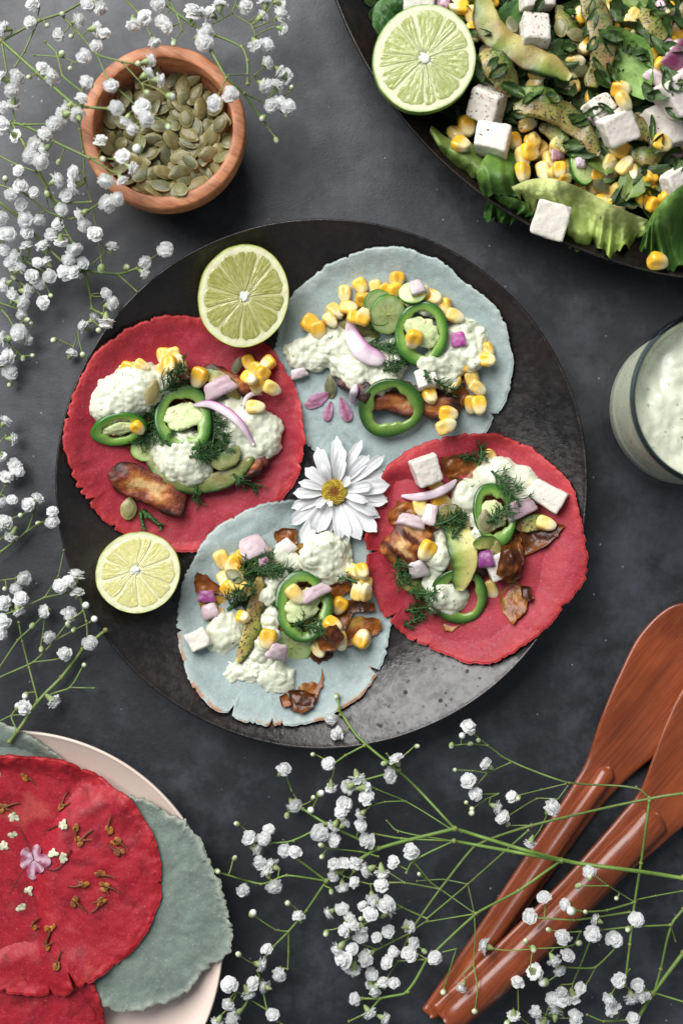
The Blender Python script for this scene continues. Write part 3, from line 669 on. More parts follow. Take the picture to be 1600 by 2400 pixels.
def chicken(T, f, x, y, l, w_, yaw, label, seed=0, thick=.0075, pale=.4, tilt=(0, 0), stripes=5.0, pct=88):
    sc_ = f * S * .955; l *= sc_; w_ *= sc_; V, F = superell(18, l / 2, w_ / 2, thick / 2, 4); n3 = np.c_[vn(V * 150, seed), vn(V * 150, seed + 1), vn(V * 150, seed + 2)]
    V = V * (1 + .10 * vn(V * 60, seed + 20))[:, None] + .0022 * n3 + .0006 * np.c_[vn(V * 420, seed + 3), vn(V * 420, seed + 4), vn(V * 420, seed + 5)]
    e = np.maximum(np.abs(V[:, 1]) / (w_ / 2), np.abs(V[:, 0]) / (l / 2) * .9) + .45 * vn(V * 130, seed + 7) + .2 * vn(V * 380, seed + 9) - pale * .55 + .14
    if pale > .6: e = np.maximum(e, .95 * ss(.25, .8, np.sin(V[:, 0] / l * 15 + .8 * vn(V * 120, seed + 11))))
    col = lerp((.62, .40, .17), (.40, .13, .025), ss(.12, .42, e)); col = lerp(col, (.16, .028, .008), ss(.40, .70, e)); col = lerp(col, (.030, .009, .006), ss(.72, 1.1, e))
    px, py = T(x, y)
    return assemble('chicken_strip', label, 'chicken', 'grilled strips', [('strip', V, F, col, MT['chick'])], px, py, yaw=yaw, tx=tilt[0], ty=tilt[1], fit=.8, pct=pct)
def skin(T, pts, label, seed=0, amber=.5, group='caramelised pieces', crumple=.0022, n=16):
    """thin crumpled glossy sheet following an outline"""
    q = np.array([T(x, y) for x, y in pts]); c = q.mean(0); m = len(pts) * 6; o = np.vstack([q, q[:1]]); o = np.array([o[i] + (o[i + 1] - o[i]) * k / 6 for i in range(len(pts)) for k in range(6)])
    s = np.linspace(.03, 1, n); G = c + (o[:, None, :] - c) * s[None, :, None]; G = G.reshape(-1, 2)
    X = np.array([P(a, b, .026) for a, b in G]); h = hget(X[:, 0], X[:, 1])
    g = drape(X[:, 0].min() - .003, X[:, 0].max() + .003, X[:, 1].min() - .003, X[:, 1].max() + .003, 2, 4); h = g(X[:, 0], X[:, 1])
    z = h + .0009 + crumple * np.abs(fbm(X * 170, seed, 2)) + .0010 * ss(.75, 1, np.tile(s, m)) * (vn(X * 200, seed + 2) + .7)
    for _ in range(2):
        X = np.array([P(a, b, zz) for (a, b), zz in zip(G, z)]); h = np.maximum(g(X[:, 0], X[:, 1]), hget(X[:, 0], X[:, 1]))
        z = h + .0011 + crumple * np.abs(fbm(X * 170, seed, 2)) + .0010 * ss(.75, 1, np.tile(s, m)) * (vn(X * 200, seed + 2) + .7)
    X = np.array([P(a, b, zz) for (a, b), zz in zip(G, z)]); X += .0008 * ss(.7, 1, np.tile(s, m))[:, None] * np.c_[vn(X * 500, seed + 3), vn(X * 500, seed + 4)]
    Vt = np.c_[X, z]; Vb = np.c_[X, z - .0008]; F = gridf(m, n, wrapu=True); k = m * n
    Fb = [tuple(q + k for q in f[::-1]) for f in F]; Fs = [(i * n + n - 1, k + i * n + n - 1, k + ((i + 1) % m) * n + n - 1, ((i + 1) % m) * n + n - 1) for i in range(m)]
    cap = [tuple(i * n for i in range(m))[::-1], tuple(k + i * n for i in range(m))]
    V = np.vstack([Vt, Vb]); tt = .5 + .9 * fbm(V * 120, seed + 6) + (amber - .5) * 1.2
    col = lerp((.10, .026, .008), (.36, .11, .014), ss(-.1, .45, tt)); col = lerp(col, (.52, .29, .055), ss(.5, .95, tt))
    ob = world_mesh('caramelised_piece', V, F + Fb + Fs + cap, MT['skin'], col); tag(ob, label, 'caramelised vegetable', group); splat(Vt, F)
    return ob
def dill(T, x, y, yaw, length, label, seed=0, nb=7, thick=.00031, group='dill sprigs', stem=True, spread=.9, fluff=5):
    """feathery sprig laid over whatever is below; length in mm"""
    nb += 2; fluff = int(fluff * 1.2); length *= 1.2
    r = np.random.default_rng(seed + 900); px, py = T(x, y); X, Y = P(px, py, .035); L = length * .001; mb = MB()
    d = np.array([math.cos(yaw), math.sin(yaw)]); start = np.array([X, Y]) - d * L * .5
    def lay(p0, ang, ln, rad, curl, z0):
        n = max(4, int(ln / .0012) + 2); t = np.linspace(0, 1, n); a = ang + curl * t
        p = p0 + np.cumsum(np.c_[np.cos(a), np.sin(a)] * ln / n, 0); p = np.vstack([p0, p[:-1]])
        z = hget(p[:, 0], p[:, 1]); zp = np.pad(z, 2, 'edge'); z = np.max([zp[k:k + len(z)] for k in range(5)], 0); z = np.convolve(np.pad(z, 3, 'edge'), np.ones(7) / 7, 'valid') + .0003 + z0 + r.uniform(0, .0022) * t
        V, F = tube(np.c_[p, z], rad * (1 - .55 * t), 4); mb.add(V, F); return p
    sp = lay(start, yaw - .2, L, thick * (2.4 if stem else 1.3), r.uniform(-.5, .8), .0008)
    for i in range(nb):
        b = sp[int((.15 + .8 * i / max(1, nb - 1)) * (len(sp) - 1))]
        for sg in (-1, 1):
            a = yaw + sg * spread * r.uniform(.45, 1.2); ln = L * r.uniform(.22, .42); bp = lay(b, a, ln, thick * 1.2, r.uniform(-.7, .7), r.uniform(0, .0015))
            for k in range(fluff):
                c = bp[r.integers(0, len(bp))]; lay(c, a + r.uniform(-1.1, 1.1), ln * r.uniform(.4, .85), thick, r.uniform(-1, 1), r.uniform(0, .002))
    V, F, _ = mb.get(); o = world_mesh('dill_sprig', V, F, MT['dill']); return tag(o, label, 'dill', group)
def lime(px, py, rx, ry, hgt, yaw, label, pulp, pale, peel, nseg=10, seed=0, tilt=(0, 0), fit=.3, zs=.955, off=(0, 0), pct=99.5):
    k = S * zs; rx *= k; ry *= k; r = np.random.default_rng(seed + 77); n = 120; th = np.linspace(0, 2 * PI, n, endpoint=False)
    def R(t): u = np.c_[np.cos(t), np.sin(t)]; return 1 + .018 * vn(u * 1.6, seed) + .006 * vn(u * 5, seed + 1)
    ro = R(th); a = np.linspace(0, PI / 2 * .985, 18)
    pr = np.r_[.985, 1.0, np.cos(a[1:]) ** .85 * 1.004]; pz = np.r_[0.0004, -.0006, -hgt * np.sin(a[1:])]
    V = np.stack([rx * ro[:, None] * pr * np.cos(th)[:, None], ry * ro[:, None] * pr * np.sin(th)[:, None], np.broadcast_to(pz, (n, len(pr)))], -1).reshape(-1, 3)
    F = gridf(n, len(pr), wrapu=True); F = [f[::-1] for f in F]; F.append(tuple(i * len(pr) + len(pr) - 1 for i in range(n)))
    pc = lerp(peel, np.array(peel) * .55, .5 + .5 * vn(V * 120, seed + 4)); pc = lerp(pc, np.array(peel) * 1.5 + .03, (np.tile(pr, n) > .98) * .5)
    parts = [('peel', V, F, pc, MT['peel'])]
    s = np.array([.02, .3, .6, .8, .88, .93, .965, .985]); z = np.full(len(s), .00035)
    V = np.stack([rx * ro[:, None] * s * np.cos(th)[:, None], ry * ro[:, None] * s * np.sin(th)[:, None], np.broadcast_to(z, (n, len(s)))], -1).reshape(-1, 3)
    V[:, 2] += .0002 * vn(V[:, :2] * 500, seed)
    cs = lerp((.74, .73, .48), np.array(peel) * 1.3 + .08, ss(.93, .99, np.tile(s, n)) * .8); cs = lerp(cs, np.array(pale) * .8 + np.array(pulp) * .2 + .03, 1 - ss(.80, .88, np.tile(s, n)))
    parts.append(('pith', V, gridf(n, len(s), wrapu=True) + [tuple(i * len(s) for i in range(n))], cs, MT['pith']))
    cuts = np.sort((np.arange(nseg) + r.uniform(-.30, .30, nseg)) * 2 * PI / nseg) + r.uniform(0, 1)
    o2 = np.array(off)
    for i in range(nseg):
        t0, t1 = cuts[i], cuts[(i + 1) % nseg] + (2 * PI if i == nseg - 1 else 0); nu, nv = 23, 34
        u = np.linspace(0, 1, nu); sv = np.linspace(0, 1, nv); U, W = np.meshgrid(u, sv, indexing='ij'); U, W = U.ravel(), W.ravel()
        t = t0 + (t1 - t0) * U; rout = .885 * (1 - .10 * np.abs(2 * U - 1) ** 5) * (1 + .015 * vn(np.c_[t * 3, t * 0], seed + i)); rin = .105
        rad = rin + (rout - rin) * W; q = np.c_[np.cos(t), np.sin(t)] * (rad * R(t))[:, None]
        mid = .5 * (t0 + t1); nrm = np.array([-math.sin(mid), math.cos(mid)]); gap = .003 + .003 * r.uniform(-1, 1)
        q = q - nrm[None] * (gap * 2 * (U - .5))[:, None] * (rad > .03)[:, None]
        q = q + o2 * (1 - W)[:, None] ** 2
        strk = vn(np.c_[t * 22 + 2 * W, W * 4.0], seed + 30 + i) * .6 + vn(np.c_[t * 48, W * 9 + 3], seed + 60 + i) * .8
        ed = np.minimum(ss(0, .09, U), ss(1, .91, U)) * ss(0, .08, W) * ss(1, .93, W)
        zz = .0002 + ed * (.0004 + .00016 * strk)
        V = np.c_[q[:, 0] * rx, q[:, 1] * ry, zz]
        col = lerp(pulp, pale, .28 + .42 * strk + .10 * (1 - ed) + .25 * (1 - W) ** 2)
        parts.append(('segment', V, gridf(nu, nv), col, MT['pulp']))
    D, Fc = CS[6]; V = D * np.array([rx * .10, ry * .085, .0005]) * (1 + .55 * vn(D * 2.6, seed))[:, None] + np.array([o2[0] * rx, o2[1] * ry, .0004])
    parts.append(('core', V, Fc, np.full((len(V), 3), (.80, .79, .68)), MT['pith']))
    return assemble('lime_half', label, 'lime', None, parts, px, py, yaw=yaw, tx=tilt[0], ty=tilt[1], fit=fit, pct=pct)
ID = lambda x, y: (x, y)

def underlay(T, f, spots, lab, amber, seed, grp):
    for i, (x, y, r_) in enumerate(spots):
        a = np.linspace(0, 2 * PI, 9, endpoint=False); q = r_ * (1 + .32 * vn(np.c_[np.cos(a) * 1.7 + i, np.sin(a) * 1.7], seed + i))
        skin(T, [(x + q[k] * math.cos(a[k]), y + q[k] * math.sin(a[k])) for k in range(9)], lab, seed + i, amber, group=grp, crumple=.0035, n=12)
underlay(T1, .389, [(900, 520, 130), (640, 700, 150), (1010, 880, 130), (480, 800, 90), (780, 500, 110), (1120, 560, 100)], 'red-brown saucy filling scrap under the toppings of red tortilla between limes', .28, 700, 'filling scraps on the red tortilla between limes')
underlay(T2, .3827, [(640, 900, 110), (900, 860, 130), (1150, 960, 120), (1060, 560, 120), (880, 480, 110), (1230, 800, 90)], 'red-brown saucy filling scrap under the toppings of blue tortilla beside lime', .3, 720, 'filling scraps on the blue tortilla beside lime')
underlay(T3, .3444, [(560, 700, 150), (640, 960, 140), (800, 600, 150), (470, 560, 110), (980, 900, 150), (1080, 640, 120)], 'brown saucy filling scrap under the toppings of blue tortilla beneath the daisy', .4, 740, 'filling scraps beneath the daisy')
underlay(T4, .357, [(600, 640, 150), (820, 760, 170), (560, 900, 150), (900, 480, 130), (960, 700, 130), (440, 640, 110)], 'amber-brown saucy filling scrap under the toppings of red tortilla with feta', .42, 760, 'filling scraps on the feta tortilla')

# ---------------------------------------------------------------- limes on the plate
lime(571, 694, 108, 122, .019, -.2, 'juicy olive-green lime half with thick pith between red and blue tortillas', (.30, .31, .055), (.58, .57, .25), (.36, .41, .05), 11, 1, fit=.6, pct=96, off=(.03, -.01))
lime(324, 1342, 101, 96, .019, .5, 'small pale yellow lime half below the red tortilla', (.64, .60, .20), (.82, .79, .46), (.36, .41, .10), 10, 2, fit=.35, pct=97, off=(-.03, .08))

# ---------------------------------------------------------------- red tortilla between the limes
tA = 'red tortilla between limes'
chicken(T1, .389, 560, 1080, 480, 190, -.40, 'charred grilled strip with pale streak jutting out on ' + tA, 1, pale=.25)
chicken(T1, .389, 1055, 440, 340, 120, -.46, 'glossy red-brown grilled strip beside the corn cluster on ' + tA, 4, pale=-.25, thick=.008)
chicken(T1, .389, 1190, 960, 230, 120, .5, 'blackened grilled piece under the sauce on ' + tA, 6, pale=-.5, thick=.008)
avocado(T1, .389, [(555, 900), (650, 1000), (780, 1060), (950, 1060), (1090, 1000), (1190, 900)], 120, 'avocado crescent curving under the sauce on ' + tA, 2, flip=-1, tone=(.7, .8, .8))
avocado(T1, .389, [(880, 400), (960, 420), (1040, 480), (1090, 560)], 110, 'short avocado slice beside the red-brown strip on ' + tA, 3, thick=.005)
corn(T1, [(655, 290, 0, 1.1, 1), (712, 285, .3, 1.0, 0), (745, 335), (445, 378, 1.2, 1.15, 4), (600, 395), (650, 385, .2, 1, 3), (735, 365, 1.5, 1.1, 1), (520, 350, 1, .6, 3), (690, 345)], 'yellow corn kernel heaped behind the sauce on ' + tA, 'corn kernels on the red tortilla between limes')
corn(T1, [(1165, 335, .4, .95, 2), (1205, 378, -.3, .95, 4), (1280, 335, -.9, .95, 1), (1245, 402, -.6, .95, 5), (1212, 462, .2, 1.1, 4), (1165, 425, 1, .9, 2), (1300, 487, 1.1, 1.15, 3)], 'corn kernel in the loose cluster beside the red-brown strip', 'corn cluster at the edge of the red tortilla')
onion_strip(T1, .389, [(250, 690), (258, 650), (290, 610)], 40, 'tiny purple onion edge peeking from under sauce on ' + tA, seed=3)
cucumber(T1, .389, 560, 850, 110, 80, .2, 'half hidden cucumber slice under the jalapenos on ' + tA, 5)
sauce(T1, .389, [(480, 480, 140), (370, 545, 130), (305, 590, 95), (560, 450, 100), (430, 610, 95), (350, 640, 60), (640, 450, 80)], 'smooth dollop of dill sauce with a seed leaning on it on ' + tA, seed=1)
sauce(T1, .389, [(770, 900, 150), (700, 850, 110), (830, 960, 105), (880, 880, 90), (720, 950, 90), (660, 800, 70)], 'rounded dollop of dill sauce below the dark jalapeno ring on ' + tA, seed=2)
sauce(T1, .389, [(1150, 720, 130), (990, 600, 80), (1210, 790, 125), (1260, 730, 95), (1180, 870, 70), (1070, 640, 100), (1100, 800, 95), (1040, 740, 80)], 'lumpy dollop of dill sauce under a purple onion arc on ' + tA, seed=3)
dill(T1, 700, 420, .75, 17, 'long dark dill sprig behind the jalapeno ring on ' + tA, 1, nb=9)
dill(T1, 560, 640, .7, 16, 'bushy dill tuft between two jalapeno rings on ' + tA, 2, nb=9, fluff=8)
dill(T1, 970, 720, -1.2, 18, 'feathery dill tuft beside the onion arc on ' + tA, 3, nb=9, fluff=8)
dill(T1, 545, 780, -2.2, 13, 'dill wisps under the light green jalapeno on ' + tA, 4)
dill(T1, 650, 720, 1.2, 16, 'dark dill bed under the crowning jalapeno ring', 10, nb=10, fluff=10)
dill(T1, 900, 850, .4, 17, 'dark dill bed between the two right sauce dollops on ' + tA, 11, nb=10, fluff=10)
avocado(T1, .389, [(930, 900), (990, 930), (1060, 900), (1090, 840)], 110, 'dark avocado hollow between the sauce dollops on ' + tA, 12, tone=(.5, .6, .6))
jalapeno(T1, .389, 385, 735, 162, 108, .15, 'pale green jalapeno slice filled with creamy pith leaning on ' + tA, .40, seed=2, dark=2.0, tilt=(.25, .0), seeds=4)
jalapeno(T1, .389, 775, 670, 165, 200, .12, 'dark green jalapeno ring with seedy pith bridge crowning ' + tA, .36, .0036, seed=3, dark=1.0, seeds=6)
onion_strip(T1, .389, [(830, 590), (930, 585), (1030, 630), (1120, 710), (1195, 830)], 58, 'long purple onion arc lying over jalapeno and sauce', .9, 5, rise=.003)
onion_chunk(T1, .389, 985, 485, 190, 105, .45, 'lilac onion slab behind the jalapeno ring on ' + tA, 6, curve=.3, deep=.45)
onion_strip(T1, .389, [(1130, 610), (1150, 550), (1195, 520), (1245, 525)], 32, 'thin white onion hook beside a corn kernel', .0, 8)
corn(T1, [(865, 420, -.4, 1.35, 4)], 'large corn kernel cut open beside the dill on ' + tA, None)
corn(T1, [(1200, 600, 1.5, 1.15, 3)], 'pale corn kernel standing on the lumpy sauce of ' + tA, None)
corn(T1, [(495, 725, .8, .7, 1)], 'small corn bit beside the light green jalapeno', None)
pepita(T1, 585, 512, -.25, 'brown-green pumpkin seed leaning on the smooth sauce dollop', 1.05, k=3)
pepita(T1, 442, 1212, -.15, 'pumpkin seed lying bare beside the herb stalks on ' + tA, 1.05, k=1)
pepita(T1, 1095, 350, -.4, 'small pumpkin seed beside the loose corn cluster', .75, k=2)
dill(T1, 1130, 1050, -.6, 13, 'dill wisp trailing off the avocado crescent on ' + tA, 6, nb=5, fluff=4)
dill(T1, 835, 1130, -1.5, 9, 'short dill wisp hanging below the round sauce dollop', 7, nb=4, fluff=3)
dill(T1, 545, 1265, -.6, 11, 'thick folded herb stalks beside the bare pumpkin seed', 8, nb=3, thick=.0007, fluff=1, spread=.35)
dill(T1, 490, 1290, -1.3, 9, 'curved herb stalk touching the small pale lime', 9, nb=2, thick=.0006, fluff=0, spread=.2)

# ---------------------------------------------------------------- blue tortilla with cucumber
tB = 'blue tortilla beside lime'
chicken(T2, .3827, 900, 1010, 640, 160, -.10, 'long glossy brown grilled strip under the jalapeno on ' + tB, 11, pale=.1)
chicken(T2, .3827, 560, 900, 260, 130, -.6, 'dark grilled piece under the sauce on ' + tB, 12, pale=-.5)
avocado(T2, .3827, [(340, 540), (430, 500), (520, 500), (620, 560), (690, 600)], 120, 'avocado slice behind the sauce on ' + tB, 13, tone=(.75, .85, .8), pep=True)
corn(T2, [(490, 335, 0, 1.05, 3), (585, 285, .5, 1.05, 1), (680, 300, .2, .85, 3), (610, 375, 1.5, 1.2, 4), (810, 250, 0, 1.25, 1), (430, 440, .8, 1.15, 3), (510, 420, 1.4, 1.05, 2), (285, 520, 1.0, 1.5, 4), (330, 560, .3, 1.2, 4), (550, 480, 1.4, 1.0, 1), (740, 320), (800, 320), (600, 480), (400, 495, .7, .8, 3)], 'yellow corn kernel behind the cucumber on ' + tB, 'corn kernels behind the cucumber')
corn(T2, [(1095, 410, .1, 1.2, 1), (1160, 470, 1.2, 1.1, 3), (1020, 360, 1.4, 1.3, 4), (880, 370, .9, 1.1, 3), (960, 330)], 'corn kernel behind the jalapeno with corn inside', 'corn kernels behind the jalapeno')
corn(T2, [(1360, 680, .5, 1, 1), (1360, 740, 1.5, 1, 1), (1270, 860, .3, 1.25, 3), (1150, 880, -.5, 1.2, 3), (1300, 910, 1, 1, 3), (1265, 1010, 0, 1.15, 2), (1310, 1015, .1, 1.1, 4), (1120, 1070, 1.5, 1.05, 4), (1105, 1150, 1.9, 1.4, 3), (1010, 955, .4, 1.1, 1), (1240, 770, 1, 1.1, 5)], 'corn kernel spilling past the grilled strip on ' + tB, 'corn kernels beside the grilled strip')
cucumber(T2, .3827, 700, 420, 100, 115, .3, 'cucumber slice mostly hidden under another slice on ' + tB, 3)
cucumber(T2, .3827, 905, 335, 90, 70, 0, 'cucumber slice mostly hidden behind the onion dice', 4)
feta(*T2(985, 860), 46, 46, 40, .25, 'feta cube with herb flecks half under sauce on ' + tB, seed=4)
sauce(T2, .3827, [(230, 690, 85), (140, 680, 35), (300, 720, 90), (380, 640, 110), (480, 660, 100), (520, 740, 115), (560, 810, 100), (690, 820, 110), (680, 860, 80), (790, 680, 85), (330, 600, 60), (620, 700, 100), (780, 770, 85)], 'long lumpy band of dill sauce pointing at the lime on ' + tB, seed=4, amp=1.3)
sauce(T2, .3827, [(1100, 760, 115), (1190, 640, 110), (1250, 690, 95), (1090, 820, 90), (1220, 540, 75), (1290, 610, 70), (1010, 780, 60), (1170, 730, 100), (1150, 560, 60)], 'lumpy mound of dill sauce holding a magenta onion dice', seed=5, amp=1.3)
sauce(T2, .3827, [(1000, 400, 60), (1050, 430, 55), (960, 390, 45)], 'small smear of dill sauce behind the jalapeno with corn inside', seed=6)
dill(T2, 720, 610, .1, 17, 'dark dill sprig below the cucumber slice on ' + tB, 21, nb=8)
dill(T2, 800, 740, .6, 12, 'dark dill clump beside the lilac onion petal', 22, nb=7, fluff=8)
cucumber(T2, .3827, 750, 460, 118, 128, .1, 'round pale cucumber slice standing on corn beside the jalapeno', 1, fit=.9)
jalapeno(T2, .3827, 770, 1035, 195, 175, .3, 'dark jalapeno ring with ragged hole lying over the grilled strip', .34, seed=7, dark=.8, pith=0, seeds=0)
jalapeno(T2, .3827, 960, 580, 158, 190, -.15, 'bright green jalapeno ring with a corn kernel inside on ' + tB, .36, .0036, seed=8, dark=1.35, seeds=5, pith_rot=-.5)
corn(T2, [(912, 610, -.4, 1.45, 1)], 'browned corn kernel sitting inside the bright green jalapeno ring', None)
onion_strip(T2, .3827, [(515, 500), (545, 610), (600, 690), (680, 730), (745, 740)], 120, 'large lilac onion petal curling over the sauce band', .75, 15, rise=.003)
onion_chunk(T2, .3827, 1185, 615, 85, 90, .15, 'square magenta onion dice on the sauce of ' + tB, 16, curve=.1, deep=1.0, rcol=(.36, .045, .26), group=None)
onion_chunk(T2, .3827, 930, 300, 90, 95, .3, 'white onion dice with a dark purple edge behind the cucumber', 17, deep=.15)
onion_chunk(T2, .3827, 210, 820, 100, 60, .3, 'translucent onion bit below the tip of the sauce band', 18, deep=.15)
onion_strip(T2, .3827, [(560, 890), (545, 950), (540, 1010)], 55, 'short lilac onion strip above the dried petals', .7, 19)
pepita(T2, 402, 905, .0, 'dark pumpkin seed above the dried purple petals', 1.0, k=2)
dill(T2, 1120, 890, -.5, 12, 'dill wisp across the half hidden feta cube', 23, nb=4, fluff=3)
dill(T2, 1005, 835, -1.2, 7, 'tiny dill wisp on the feta cube of ' + tB, 24, nb=3, fluff=3)
def dried_petals(T, spots, label):
    mb = MB()
    for (x, y, yaw, l, w_) in spots:
        V, F = superell(6, 1, 1, 1, 2); px, py = T(x, y); X, Y = P(px, py, .015); W = np.c_[V[:, 0] * w_ * (1 - .4 * V[:, 1]), V[:, 1] * l, V[:, 2] * .0003] @ Rz(yaw).T + np.array([X, Y, 0])
        W[:, 2] += hget(W[:, 0], W[:, 1]) + .0006 + .0008 * np.abs(vn(W * 300, 3)); mb.add(W, F, lerp((.42, .20, .34), (.20, .035, .06), ss(-.3, .9, np.abs(V[:, 0]) * -1 + .6)))
    V, F, c = mb.get(); o = world_mesh('dried_flower', V, F, MT['dried'], c); return tag(o, label, 'flower')
dried_petals(T2, [(330, 975, -1.05, .0065, .0034), (390, 1050, -.25, .0055, .0025), (490, 1040, .35, .007, .003), (300, 1010, -1.5, .005, .002)], 'dried purple petals beside the dark pumpkin seed')

# ---------------------------------------------------------------- blue tortilla beneath the daisy
tC = 'blue tortilla beneath the daisy'
skin(T3, [(150, 600), (180, 520), (260, 560), (370, 640), (360, 680), (250, 670), (200, 720)], 'dark brown caramelised curl beside the purple onion dice', 1, .12)
skin(T3, [(200, 730), (290, 680), (380, 700), (360, 800), (260, 860), (210, 820)], 'yellow-brown caramelised sheet under the purple onion dice', 2, .75)
skin(T3, [(820, 1150), (960, 1080), (1040, 1150), (1030, 1300), (980, 1420), (900, 1430), (860, 1300)], 'large yellow-amber caramelised sheet below the cucumber on ' + tC, 3, .72)
skin(T3, [(800, 1340), (880, 1320), (980, 1360), (970, 1440), (890, 1490), (820, 1460)], 'glossy dark brown caramelised lump on ' + tC, 4, .05, crumple=.0028)
skin(T3, [(740, 1370), (800, 1360), (820, 1430), (760, 1440)], 'small rust-brown caramelised scrap on ' + tC, 5, .3)
skin(T3, [(1180, 840), (1290, 820), (1420, 850), (1430, 920), (1330, 1000), (1180, 1030)], 'amber caramelised sheet holding a corn kernel on ' + tC, 6, .55)
skin(T3, [(1120, 730), (1250, 710), (1380, 740), (1400, 790), (1210, 800), (1200, 900), (1130, 950)], 'dark caramelised strip under corn beside the feta tortilla', 7, .2)
skin(T3, [(700, 250), (780, 220), (860, 230), (860, 330), (800, 400), (720, 330)], 'brown caramelised piece tucked under the daisy petals', 8, .45, crumple=.0028)
skin(T3, [(840, 350), (920, 320), (940, 430), (870, 450)], 'yellow-brown caramelised scrap beside the feta on ' + tC, 9, .65, crumple=.0028)
skin(T3, [(1000, 1010), (1120, 980), (1100, 1110), (1000, 1150), (940, 1080)], 'dark caramelised strip beside the cucumber on ' + tC, 10, .1)
chicken(T3, .3444, 840, 880, 420, 260, .3, 'grilled chunk buried under jalapeno and cucumber on ' + tC, 15, pale=0., thick=.008)
corn(T3, [(345, 440, .3, 1.4, 3), (430, 470, -.6, 1.3, 4), (370, 580, .5, 1.3, 3), (470, 560, .1, 1.2, 1), (400, 640, .9, 1.3, 5), (440, 600), (510, 640), (480, 420, 1, .8)], 'corn kernel beside the dill on ' + tC, 'corn kernels beside the dill')
corn(T3, [(690, 430, .2, 1.2, 1), (640, 390), (600, 470), (700, 520)], 'corn kernel behind the lilac onion on ' + tC, 'corn kernels behind the lilac onion')
corn(T3, [(1150, 750, -.5, 1.3, 1), (1090, 950, 1.0, 1.5, 3), (1150, 985, .2, 1.3, 3), (1100, 880, 1, 1.1, 4), (1000, 1040, .5, 1.1, 3)], 'corn kernel beside the dark caramelised strip on ' + tC, 'corn kernels beside the caramelised strip')
corn(T3, [(1275, 600, .1, 1.1, 3), (1325, 610, -.1, 1.1, 3), (1270, 660, 3.0, 1.1, 3), (1325, 665, 3.2, 1.1, 3), (1250, 520, 1, 1.1, 3), (1300, 515, .3, 1.0, 1)], 'pale corn kernel in the joined clump beside the feta tortilla', 'joined corn clump')
corn(T3, [(1300, 985, 2.7, 1.6, 1)], 'large corn kernel lying on the amber caramelised sheet', None)
feta(*T3(190, 990), 54, 46, 40, .5, 'feta cube half covered by sauce on ' + tC, seed=7)
feta(*T3(980, 380), 40, 44, 42, .1, 'feta cube tucked under the daisy petals', seed=8)
onion_chunk(T3, .3444, 780, 360, 130, 110, .6, 'pale green onion bit beside the daisy petals', 31, deep=.1, rcol=(.25, .42, .12))
cucumber(T3, .3444, 820, 1030, 150, 140, .2, 'cucumber slice under the jalapeno on ' + tC, 8)
sauce(T3, .3444, [(1050, 400, 130), (1130, 480, 105), (1000, 470, 90), (1150, 390, 85), (1080, 560, 65), (960, 430, 60), (1190, 530, 40)], 'smooth dollop of dill sauce right below the daisy petals', seed=7, amp=1.3, flat=.5)
sauce(T3, .3444, [(780, 450, 75), (720, 420, 50), (840, 470, 60), (730, 470, 50)], 'flat streak of dill sauce behind the jalapeno on ' + tC, seed=8, lift=.1, amp=.7)
sauce(T3, .3444, [(370, 930, 115), (320, 990, 90), (420, 890, 80), (300, 920, 60), (350, 1060, 55)], 'dollop of dill sauce leaning on the peppered avocado', seed=9, amp=.9)
sauce(T3, .3444, [(540, 1180, 100), (470, 1190, 60), (620, 1130, 75), (410, 1240, 50), (400, 1170, 40), (590, 1210, 70)], 'ragged dill sauce blob below the peppered avocado', seed=10, amp=1.5)
sauce(T3, .3444, [(720, 1250, 100), (780, 1280, 65), (640, 1250, 50), (750, 1330, 40)], 'dill sauce blob beside the yellow-amber sheet', seed=11, amp=1.2)
sauce(T3, .3444, [(690, 850, 75), (650, 640, 50), (660, 760, 60)], 'dab of dill sauce between avocado and jalapeno on ' + tC, seed=12)
dill(T3, 540, 500, .6, 19, 'bushy dill sprig above the peppered avocado on ' + tC, 31, nb=10, fluff=8)
dill(T3, 660, 500, -.5, 17, 'fine dill fronds behind the jalapeno on ' + tC, 32, nb=8)
dill(T3, 450, 700, .9, 17, 'thick dill stalk beside the purple onion on ' + tC, 33, nb=6, thick=.0005)
dill(T3, 680, 680, -.6, 12, 'dill fronds between avocado and jalapeno on ' + tC, 34, nb=8, fluff=8)
avocado(T3, .3444, [(605, 560), (600, 680), (570, 800), (560, 900), (520, 1010), (460, 1140)], 125, 'curved peppered avocado slice across ' + tC, 35, pep=True, flip=1, thick=.008, tone=(1.05, 1.0, .9))
sauce(T3, .3444, [(700, 620, 80), (740, 560, 60), (650, 700, 60)], 'dill sauce smear behind the large jalapeno on ' + tC, seed=13)
sauce(T3, .3444, [(640, 1010, 70), (600, 1080, 60), (690, 950, 55)], 'dill sauce dab under the lilac onion dice on ' + tC, seed=14)
skin(T3, [(990, 930), (1120, 880), (1180, 960), (1120, 1060), (1010, 1060)], 'sticky brown caramelised piece beside the large jalapeno ring', 30, .3)
jalapeno(T3, .3444, 900, 760, 190, 235, .12, 'large dark green jalapeno ring on ' + tC, .34, .0038, seed=12, dark=.95, seeds=4, pith_rot=.4)
corn(T3, [(845, 675, .7, 1.5, 3)], 'pale corn kernel inside the large jalapeno ring on ' + tC, None)
onion_chunk(T3, .3444, 985, 665, 190, 85, .5, 'pink onion sliver lying across the large jalapeno ring', 36, deep=.45)
corn(T3, [(660, 975, -.2, 1.7, 1), ], 'large yellow corn kernel between avocado and cucumber on ' + tC, None)
corn(T3, [(490, 828, 1.4, .75, 1)], 'tiny corn bit on the sauce beside the avocado', None)
onion_chunk(T3, .3444, 560, 360, 180, 160, .4, 'big glossy lilac onion chunk on ' + tC, 37, curve=.45, deep=.35)
onion_chunk(T3, .3444, 245, 690, 115, 80, -.05, 'purple onion dice on the brown caramelised curl', 38, deep=.95, curve=.15, rcol=(.28, .05, .20))
